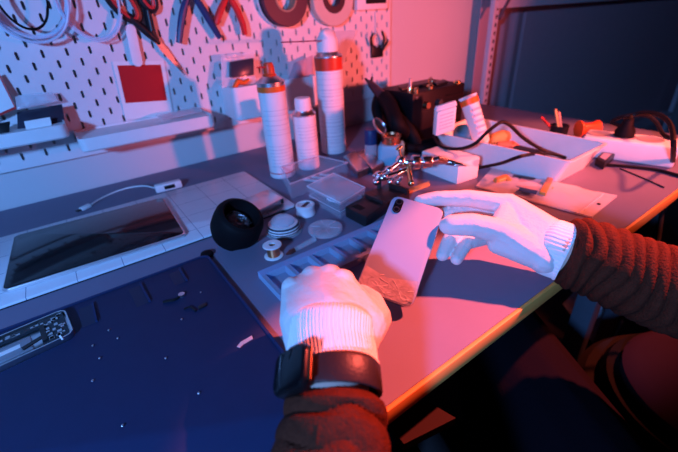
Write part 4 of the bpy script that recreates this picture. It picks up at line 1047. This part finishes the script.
solo('crumpled_wrapper', clear('crumpled film', (.7, .8, .9), .6, .2, .8, 30), 'crumpled shiny plastic wrapper on the floor right of the thigh', 'wrapper', lambda b: pouch(b, [fq+V((-.10, -.08, .01)), fq+V((.08, -.06, .05)), fq+V((.10, .10, .13)), fq+V((-.06, .10, .10))], .035, 12, 23))
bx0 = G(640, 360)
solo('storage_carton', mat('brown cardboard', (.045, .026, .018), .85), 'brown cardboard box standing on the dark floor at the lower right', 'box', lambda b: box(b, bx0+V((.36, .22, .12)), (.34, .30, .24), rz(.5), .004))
# dark cloth-covered cabinet beyond the bench front at the right
cb = thing('dark_cabinet', 'dark cabinet standing on the floor past the front edge of the bench at the right', 'cabinet', (1.45, -1.0, -.75))
part('carcass', mat('charcoal laminate', (.03, .03, .04), .5), cb, lambda b: box(b, (1.55, -1.02, -.50), (.5, .28, .5), bev=.004))
part('door', mat('charcoal door', (.04, .04, .05), .45), cb, lambda b: box(b, (1.296, -1.02, -.5), (.008, .26, .46), bev=.002))
part('handle', steel, cb, lambda b: cyl(b, (1.286, -.93, -.55), (1.286, -.93, -.45), .004))

# ================================================================== THE PHONE IN THE HANDS
pX = V((.5125, -.8423, -.1668)).normalized(); pZ = V((-.3445, -.3796, .8586)).normalized(); pY = pZ.cross(pX); pC = V((.2864, -.6856, .0566))
TP = mat4(pC, pX, pY, pZ)
ph = thing('smartphone', 'white smartphone with a cracked lower back held between the two gloved hands', 'phone', pC)
PW, PH = .0712, .1440
part('frame', mat('polished steel frame', (.70, .66, .66), .22, 1.0), ph, lambda b: slab(b, TP @ M.Translation(V((0, 0, -.0077))), PW, PH, .0074, .0105, .0026, 8))
part('back_glass', mat('white back glass', (.27, .34, .47), .18, var=.02, spec=.5), ph, lambda b: slab(b, TP @ M.Translation(V((0, 0, -.0008))), PW-.0014, PH-.0014, .0010, .0100, .0005, 8))
part('screen_glass', black_p, ph, lambda b: slab(b, TP @ M.Translation(V((0, 0, -.0081))), PW-.003, PH-.003, .0006, .009, .0002, 8))
cb_ = part('camera_bump', mat('black camera glass', (.006, .006, .008), .12), ph, lambda b: slab(b, TP @ M.Translation(V((-.0238, .0562, .0001))), .0112, .0225, .0016, .0055, .0004, 8))
def camlens(b):
    for dy in (-.0062, .0062):
        lathe(b, [(.0042, .0016), (.0042, .0021), (.0034, .0021), (.003, .0012), (0, .0010)], TP @ M.Translation(V((-.0238, .0562+dy, .0001))), 20)
part('lens', dark_p, cb_, camlens)
def cracks(b):
    rnd = random.Random(12); nx, ny = 11, 7; g = {}
    for i in range(nx+1):
        for j in range(ny+1):
            x = -.0335+.067*i/nx; y = -.0702+.034*j/ny*(.72+.45*abs(i/nx-.45))
            inside = 0 < i < nx and 0 < j < ny
            if inside: x += rnd.uniform(-.002, .002); y += rnd.uniform(-.0016, .0016)
            if j == 0:                                   # follow the rounded lower corners
                dx = abs(x)-(.0335-.0095)
                if dx > 0: y = -.0703+.0095-math.sqrt(max(0, .0095**2-dx*dx))
            g[i, j] = (x, y)
    for i in range(nx):
        for j in range(ny):
            a, bb, c, d = g[i, j], g[i+1, j], g[i+1, j+1], g[i, j+1]
            for tri in (((a, bb, c), (a, c, d)) if rnd.random() < .5 else ((a, bb, d), (bb, c, d))):
                tilt = .0011*(1-j/ny)
                b.faces.new([b.verts.new(TP @ V((p[0], p[1], .00028+rnd.uniform(0, tilt)+.00012))) for p in tri])
cr = part('cracked_glass', mat('shattered white glass', (.34, .35, .42), .08, var=.3, vscale=120, spec=1.0), ph, cracks, ang=0); cr['label'] = 'shattered lower end of the white back glass'
def crackl(b):
    rnd = random.Random(4)
    for k in range(13):
        p = V((rnd.uniform(-.03, .03), rnd.uniform(-.068, -.044), .0009)); a = rnd.uniform(-.5, .5)
        for s in range(3):
            q = p+V((math.cos(a), math.sin(a), 0))*rnd.uniform(.003, .008)
            if abs(q.x) < .033 and -.068 < q.y < -.040: tube(b, [TP @ p, TP @ q], .00032, 4, False, 1)
            p = q; a += rnd.uniform(-.8, .8)
part('crack_glint', clear('white crack glint', (.95, .95, 1), .9, .05), ph, crackl, ang=0)  # white lines on the cracks, their glints put into the colour

# ================================================================== THE PERSON
pel = V((.15, -1.20, -.20))
pr = thing('person', 'person in white gloves and a dark brown knit sweater holding the phone with both hands', 'person', (.15, -1.2, -.75))
skin = mat('skin', (.55, .36, .28), .55)
# --- anatomy points
LW, LF = C(333, 352, .312), C(335, 402, .285)
Lsl = [C(335, 393, .2885), C(334, 420, .279), C(332, 445, .270), C(329, 480, .262), V((.045, -.905, .005)), V((.0, -1.0, -.045))]
Rsl = [C(564, 250, .456), C(590, 258, .449), C(620, 271, .441), C(650, 283, .432), C(682, 294, .422), C(735, 304, .404), V((.565, -1.035, -.03))]
LE, RE = V((-.01, -1.03, -.05)), V((.58, -1.055, -.035)); LS, RS = V((-.035, -1.23, .27)), V((.335, -1.24, .27))
RW = C(553, 247, .462)
HD = V((.165, -1.17, .53)); fw = (V((.29, -.80, .12))-HD).normalized()
hx, hy, hz = frame(fw)
HL, HR = V((.065, -1.17, -.215)), V((.235, -1.165, -.215)); KL, KR = V((.19, -.66, -.215)), V((.525, -.70, -.215)); AL, AR = V((.18, -.70, -.67)), V((.55, -.74, -.67))
def body(b):
    chain(b, [LS, LE, LF, LW], [.045, .036, .029, .026]); chain(b, [RS, RE, Rsl[0], RW], [.045, .036, .029, .025])
    hull(b, [(LS, .05), (RS, .05), (V((.08, -1.2, -.1)), .09), (V((.22, -1.2, -.1)), .09), (V((.15, -1.19, .2)), .10)])
    hull(b, [(V((.15, -1.24, .28)), .058), (HD-hz*.02-V((0, 0, .06)), .052)])
    hull(b, [(HL, .085), (HR, .085), (V((.15, -1.2, -.08)), .09)])
    chain(b, [HL, KL, AL], [.078, .055, .038]); chain(b, [HR, KR, AR], [.078, .055, .038])
    for A, d in ((AL, V((.1, .99, 0))), (AR, V((.25, .97, 0)))):
        hull(b, [(A, .036), (V((A.x, A.y, -.70)), .034), (V((A.x, A.y, -.715))+d*.15, .025)])
    # head: skull, jaw, brow, nose, lips, ears
    up = hy if hy.z > 0 else -hy; sx = hx
    hull(b, [(HD+up*.03-fw*.02, .088), (HD+up*.02+fw*.02, .078), (HD-up*.03+fw*.03, .062), (HD-up*.085+fw*.055, .026)])
    hull(b, [(HD+up*.012+fw*.088, .010), (HD-up*.028+fw*.108, .011), (HD-up*.030+fw*.085, .016)])
    chain(b, [HD-up*.058+fw*.080-sx*.018, HD-up*.056+fw*.088, HD-up*.058+fw*.080+sx*.018], [.007, .009, .007])
    chain(b, [HD+up*.022+fw*.080-sx*.045, HD+up*.026+fw*.090, HD+up*.022+fw*.080+sx*.045], [.010, .011, .010])
    for s in (-1, 1): hull(b, [(HD+sx*s*.082+up*.01-fw*.005, .012), (HD+sx*s*.080-up*.03, .008), (HD+sx*s*.090+up*.012-fw*.02, .009)])
bm = new(); body(bm); obj('body', bm, skin, pr, 60, .005, 6)
up = hy if hy.z > 0 else -hy
eyes = part('eyes', mat('eye white', (.8, .78, .75), .2), pr, lambda b: [ball(b, HD+hx*s*.032+up*.005+fw*.074, .012) for s in (-1, 1)])
part('iris', mat('dark iris', (.05, .03, .02), .2), eyes, lambda b: [ball(b, HD+hx*s*.032+up*.004+fw*.0805, .0065) for s in (-1, 1)])
bm = new(); hull(bm, [(HD+up*.045-fw*.025, .093), (HD+up*.055+fw*.02, .078), (HD-up*.02-fw*.045, .075)]); hull(bm, [(HD+up*.075+fw*.055, .03), (HD+up*.07+fw*.05+hx*.04, .028), (HD+up*.07+fw*.05-hx*.04, .028)])
obj('hair', bm, mat('dark brown hair', (.03, .018, .012), .6, bump=.6, bscale=180), pr, 60, .005, 4)

# --- sweater: torso plus two folded sleeves
knit = mat('dark brown ribbed knit', (.060, .014, .006), .9, var=.35, vscale=160, bump=.9, bscale=420, spec=.15)
def loft(b, axis, rad, na, nl, disp, flat=1.0, ref=V((0, 0, 1)), ends=(True, True), thick=0):
    ps = spline(axis, max(2, nl//(len(axis)-1))); N = len(ps); rings = []
    # arc length
    S = [0]
    for i in range(1, N): S.append(S[-1]+(ps[i]-ps[i-1]).length)
    for i, p in enumerate(ps):
        t = (ps[min(i+1, N-1)]-ps[max(i-1, 0)]).normalized(); x = (ref-t*ref.dot(t)).normalized(); y = t.cross(x)
        r = rad(S[i]/S[-1]); ring = []
        for q in range(na):
            a = 2*PI*q/na; d = disp(S[i], a)
            ring.append(b.verts.new(p+x*math.cos(a)*(r*flat+d)+y*math.sin(a)*(r+d)))
        rings.append(ring)
    for A, B in zip(rings, rings[1:]):
        for q in range(na): b.faces.new((A[q], A[(q+1) % na], B[(q+1) % na], B[q]))
    if ends[0]: b.faces.new(rings[0][::-1])
    if ends[1]: b.faces.new(rings[-1])
    return ps, S
def folds(seed, pitch, amp):
    def f(s, a):
        n = mnoise.noise(V((math.cos(a)*1.1+seed, math.sin(a)*1.1, s*14)))
        ph_ = s/pitch+.55*n+.22*math.sin(a+seed)
        k = abs(math.sin(PI*ph_))**.7
        return amp*(k-.6)*(.75+.5*mnoise.noise(V((math.cos(a)*.8, math.sin(a)*.8+seed, s*30)))) + .0007*math.sin(a*46+2*math.sin(s*40)) - (.006*max(0, 1-s/.006))
    return f
def sweater(b):
    loft(b, Rsl+[RE*.8+RS*.2, RS*.6+RE*.4, RS], lambda k: .0435+.010*min(1, k*2.2)+.010*k, 96, 360, folds(2.3, .0135, .0075), .95)
    loft(b, Lsl+[LE*.75+LS*.25, LS*.6+LE*.4, LS], lambda k: .0355+.013*min(1, k*5)+.012*k, 96, 360, folds(7.7, .021, .0050), .92)
bm = new(); sweater(bm); swt = obj('sweater', bm, knit, pr, 60)
bm = new(); hull(bm, [(LS, .066), (RS, .066), (V((.07, -1.2, -.12)), .108), (V((.23, -1.2, -.12)), .108), (V((.15, -1.19, .2)), .118)]); hull(bm, [(LS, .066), (LS*.85+LE*.15, .062)]); hull(bm, [(RS, .066), (RS*.85+RE*.15, .062)]); hull(bm, [(V((.15, -1.24, .29)), .075), (V((.15, -1.235, .325)), .07)])
obj('sweater_torso', bm, knit, pr, 60, .006, 5)
# --- trousers and shoes
trm = mat('dark plum trousers', (.005, .0035, .006), .95, spec=.03, bump=.3, bscale=120)
bm = new(); hull(bm, [(HL, .102), (HR, .102), (V((.15, -1.2, -.14)), .115)]); chain(bm, [HL, KL, AL+V((0, 0, .04))], [.096, .072, .06]); chain(bm, [HR, KR, AR+V((0, 0, .04))], [.096, .076, .06])
obj('trousers', bm, trm, pr, 60, .006, 6)
for A, d in ((AL, V((.1, .99, 0))), (AR, V((.25, .97, 0)))):
    def shoe(b):
        hull(b, [(A+V((0, 0, .0)), .046), (V((A.x, A.y, -.705)), .045), (V((A.x, A.y, -.715))+d*.16, .034), (V((A.x, A.y, -.705))+d*.08, .042)])
    bm = new(); shoe(bm); obj('shoe', bm, black_m, pr, 60, .005, 4)

# --- gloves
cuff_m = mat('white ribbed glove cuff', (.80, .79, .78), .9, bump=.2, bscale=500)
def ribs(n, amp, hem):
    return lambda s, a: amp*math.cos(n*a)
# left glove: palm down, fingers curled to the bench
wl, wl2 = C(331, 345, .318), C(333, 362, .304)
idx, mid, rng, pky = C(343, 281, .368), C(330, 276, .378), C(312, 277, .378), C(292, 287, .366)
fwd = ((idx+rng)/2-wl); fwd.z = 0; fwd.normalize(); rgt = V((fwd.y, -fwd.x, 0)); dz = V((0, 0, 1))
def lglove(b):
    wr = [(C(305, 345, .322), .017), (C(357, 345, .322), .018), (C(331, 338, .320), .020), (wl-dz*.012, .02)]
    hull(b, wr+[(C(297, 320, .338), .016), (C(368, 322, .340), .018), (C(332, 312, .335), .018)])
    hull(b, [(C(297, 320, .338), .016), (C(368, 322, .340), .018), (C(332, 312, .335), .018), (idx-dz*.004, .0125), (mid-dz*.003, .0125), (rng-dz*.003, .012), (pky-dz*.004, .011)])
    for k, (m, r, l) in enumerate(((idx, .0118, .92), (mid, .0122, 1.0), (rng, .0115, .95), (pky, .0102, .78))):
        sp = rgt*(.004-.003*k)
        p1 = m+fwd*.018*l-dz*.032*l+sp; p2 = p1-fwd*.004*l-dz*.022*l+sp*.3; p3 = p2-fwd*.012*l-dz*.014*l
        p3.z = max(p3.z, r*.86+.001); p2.z = max(p2.z, r+.004); 
        chain(b, [m, p1, p2, p3], [r*1.04, r, r*.95, r*.86])
    # thumb along the right side towards the phone corner
    t0, t1, t2, t3 = C(364, 328, .342), C(375, 318, .362), C(371, 302, .388), C(362, 294, .405)
    chain(b, [t0, t1, t2, t3], [.020, .0165, .0130, .0110]); hull(b, [(t1, .016), (idx-dz*.012, .010), (C(340, 310, .345), .016)])
bm = new(); lglove(bm); gl = obj('glove', bm, glovem, pr, 60, .0016, 5, relief=.00055)
gl['label'] = 'white glove on the hand resting on the bench'
def lcuff(b):
    ax_ = [C(334, 318, .337), C(332, 332, .328), C(332, 348, .316), C(334, 362, .305), C(335, 371, .298)]
    ref = RX
    loft(b, ax_, lambda k: .0415-.0085*math.sin(min(1, k*1.05)*PI*.5), 240, 40, lambda s, a: .0007*math.cos(52*a)+(.0016 if s > .058 else 0)-.012*max(0, 1-s/.02)**2, 1.0, ref)
bm = new()
def lcuff2(b):
    ps = spline([C(333, 314, .341), C(332, 330, .3285), C(332, 346, .317), C(334, 361, .3055), C(335, 371, .298)], 14); N = len(ps); rings = []
    for i, p in enumerate(ps):
        k = i/(N-1); t = (ps[min(i+1, N-1)]-ps[max(i-1, 0)]).normalized(); x = (RX-t*RX.dot(t)).normalized(); y = t.cross(x); ring = []
        rx = .0405-.0065*k**.8; ry = .0275-.003*k; shrink = (1-.34*max(0, 1-k/.22)**2)
        for q in range(260):
            a = 2*PI*q/260; d = .0006*math.cos(76*a)+(.0012 if k > .93 else 0)
            ring.append(b.verts.new(p+x*math.cos(a)*(rx*shrink+d)+y*math.sin(a)*(ry*shrink+d)))
        rings.append(ring)
    for A, B in zip(rings, rings[1:]):
        for q in range(260): b.faces.new((A[q], A[(q+1) % 260], B[(q+1) % 260], B[q]))
    b.faces.new(rings[0][::-1]); b.faces.new(rings[-1])
lcuff2(bm); obj('cuff', bm, cuff_m, gl, 60)['label'] = 'ribbed elastic cuff'
# right glove: thumb in front of the phone edge, fingers behind
def rglove(b):
    wt, wb_ = C(556, 238, 0.4674), C(543, 259, 0.4545); wm = C(549, 248, 0.4845)
    iM, mM, rM, pM = C(508, 204, 0.4932), C(508, 215, 0.5058), C(506, 227, 0.5112), C(503, 239, 0.5035)
    cm_, tm = C(524, 247, 0.4619), C(499, 231, 0.4672)
    hull(b, [(wt, .0212), (wb_, .018), (wm, .019), (iM, .0145), (mM, .013), (C(524, 240, 0.4790), .019), (C(535, 222, 0.4845), .016)])
    hull(b, [(wb_, .017), (wm, .018), (C(524, 240, 0.4832), .017), (rM, .013), (pM, .0115), (mM, .013)])
    hull(b, [(wb_, .016), (cm_, .0185), (tm, .0150), (C(528, 240, 0.4717), .018)])
    hull(b, [(tm, .0148), (iM, .012), (C(524, 240, 0.4768), .018)])
    hull(b, [(tm, .0140), (C(497, 244, 0.4715), .0125), (cm_, .0175), (wb_, .016)])
    chain(b, [cm_, tm, C(474, 225, 0.4687), C(452, 225, 0.4740), C(448, 225.5, 0.4765)], [.0185, .0160, .0150, .0136, .0118])
    chain(b, [iM, C(470, 198.5, 0.4964), C(438, 198.5, 0.5080), C(420, 201, 0.5140)], [.0135, .0118, .0105, .0085])
    chain(b, [mM, C(478, 212, 0.5125), C(448, 214, 0.5160), C(428, 218, 0.5200)], [.013, .0115, .0105, .0090])
    chain(b, [rM, C(472, 229, 0.5127), C(450, 239, 0.4970), C(442.5, 255, 0.4890)], [.0125, .0112, .0100, .0086])
    chain(b, [pM, C(487, 237, 0.5085), C(467, 243, 0.4920), C(456.5, 259, 0.4791)], [.0112, .0102, .0092, .0080])
bm = new(); rglove(bm); gr = obj('glove', bm, glovem, pr, 60, .0015, 4, relief=.00055)
gr['label'] = 'white glove pinching the edge of the phone'
def rcuff(b):
    ps = spline([C(540, 242, 0.4717), C(549, 246.5, 0.4652), C(558, 250, 0.4599), C(568, 253, 0.4556)], 8); N = len(ps); rings = []
    side = (C(548, 276, 0.4610)-C(570, 223, 0.4610)).normalized()
    for i, p in enumerate(ps):
        k = i/(N-1); t = (ps[-1]-ps[0]).normalized(); x = (side-t*side.dot(t)).normalized(); y = t.cross(x); ring = []
        shrink = 1-.25*max(0, 1-k/.4)**2
        for q in range(220):
            a = 2*PI*q/220; d = .0004*math.cos(44*a)+(.0012 if k > .88 else 0)
            ring.append(b.verts.new(p+x*math.cos(a)*(.0352*shrink+d)+y*math.sin(a)*(.0285*shrink+d)))
        rings.append(ring)
    for A, B in zip(rings, rings[1:]):
        for q in range(220): b.faces.new((A[q], A[(q+1) % 220], B[(q+1) % 220], B[q]))
    b.faces.new(rings[0][::-1]); b.faces.new(rings[-1])
bm = new(); rcuff(bm); obj('cuff', bm, cuff_m, gr, 60)['label'] = 'knitted cuff'
# --- wristwatch on the left wrist
wc = C(335, 381, .2925); wt = (C(335, 396, .2865)-C(335, 362, .3045)).normalized()
wx = (RX-wt*RX.dot(wt)).normalized(); wy = wt.cross(wx)
if wy.dot(RZ) > 0: wy = -wy                                   # wy points to the camera side of the wrist
strapm = mat('black leather strap', (.022, .014, .014), .42, bump=.15, bscale=300)
def strap(b):
    L = []
    for rr, s in ((0, -.0105), (.0022, -.0105), (.0028, -.009), (.0028, .009), (.0022, .0105), (0, .0105)):
        L.append([b.verts.new(wc+wt*s+wx*math.cos(2*PI*q/64)*(.0335+rr)+wy*math.sin(2*PI*q/64)*(.0262+rr)) for q in range(64)])
    for i in range(6):
        A, B = L[i], L[(i+1) % 6]
        for q in range(64): b.faces.new((A[q], A[(q+1) % 64], B[(q+1) % 64], B[q]))
ws = part('wristwatch', strapm, pr, strap); ws['label'] = 'black smartwatch strap'
ang = math.radians(142); nrm = (wx*math.cos(ang)*.0262+wy*math.sin(ang)*.0335).normalized(); cpos = wc+wx*math.cos(ang)*.0335+wy*math.sin(ang)*.0262
tn = wt.cross(nrm).normalized()
Tw = mat4(cpos+nrm*.0005, wt, tn, nrm)
part('watch_case', mat('space black aluminium', (.03, .026, .028), .3, .8), ws, lambda b: slab(b, Tw, .034, .036, .010, .008, .003, 8))
part('watch_screen', mat('black watch glass', (.004, .004, .005), .05), ws, lambda b: slab(b, Tw @ M.Translation(V((0, 0, .0095))), .030, .032, .0012, .007, .0006, 8))
part('edge_reflection', mat('orange reflection metal', (.75, .35, .16), .22, 1.0), ws, lambda b: cyl(b, cpos-tn*.0190-wt*.012+nrm*.006, cpos-tn*.0190+wt*.012+nrm*.006, .0014) if (-tn).dot(wx) > 0 else cyl(b, cpos+tn*.0190-wt*.012+nrm*.006, cpos+tn*.0190+wt*.012+nrm*.006, .0014))['label'] = 'orange reflection on the edge of the watch case'  # orange metal rod stands in for the warm reflection on the case

# stool the person sits on
st = thing('work_stool', 'black round work stool under the seated person', 'stool', (.15, -1.22, -.75))
part('seat', black_m, st, lambda b: lathe(b, [(0, -.375), (.17, -.375), (.18, -.36), (.18, -.335), (.17, -.32), (0, -.318)], M.Translation(V((.15, -1.2, 0))), 40))
part('column', steel, st, lambda b: cyl(b, (.15, -1.2, -.72), (.15, -1.2, -.37), .03))
part('base', black_m, st, lambda b: lathe(b, [(0, -.75), (.22, -.75), (.22, -.735), (.03, -.70), (0, -.70)], M.Translation(V((.15, -1.2, 0))), 40))

# ================================================================== LIGHT
def spot(name, loc, aim, col, power, size, blend, rad):
    l = bpy.data.lights.new(name, 'SPOT'); l.color = col; l.energy = power; l.spot_size = math.radians(size); l.spot_blend = blend; l.shadow_soft_size = rad
    o = bpy.data.objects.new(name, l); COL.objects.link(o); o.location = V(loc); o.rotation_euler = (V(aim)-V(loc)).to_track_quat('-Z', 'Y').to_euler(); return o
spot('red_lamp', (.92, -1.24, .25), (.79, -.02, .25), (1.0, .12, .11), 76, 70, .9, .03)
spot('orange_lamp', (.95, -.92, .80), (.35, -.89, .0), (1.0, .115, .08), 240, 30.5, .12, .02)
spot('right_bench_fill', (1.30, -1.00, .75), (.95, -.65, .0), (1.0, .14, .08), 80, 46, .5, .04)  # added lamp that warms the right of the bench
spot('blue_lamp', (-.68, -1.25, .54), (.30, -.25, .10), (.14, .37, 1.0), 88, 106, .7, .05)
w = bpy.data.worlds.new('World'); scn.world = w; w.use_nodes = True
w.node_tree.nodes['Background'].inputs[0].default_value = (.35, .22, .45, 1); w.node_tree.nodes['Background'].inputs[1].default_value = .008

# ================================================================== CAMERA
cd = bpy.data.cameras.new('camera'); co = bpy.data.objects.new('camera', cd); COL.objects.link(co)
cd.sensor_width = 36; cd.sensor_fit = 'HORIZONTAL'; cd.lens = 36*F/678; cd.clip_start = .01
Rc = M.Identity(3)
xr = RX.normalized(); zr = -RZ.normalized(); yr = zr.cross(xr).normalized(); xr = yr.cross(zr)
mw = mat4(CAM, xr, yr, zr); co.matrix_world = mw
cd.dof.use_dof = True; cd.dof.focus_distance = .46; cd.dof.aperture_fstop = 4.5
scn.camera = co
for o in scn.objects:
    if o.parent is None: o.location.z += TABLE
scn.view_settings.view_transform = 'Standard'; scn.view_settings.look = 'None'; scn.view_settings.exposure = 0; scn.view_settings.gamma = 1
scn.cycles.use_denoising = True
scn.cycles.max_bounces = 8; scn.cycles.transparent_max_bounces = 16
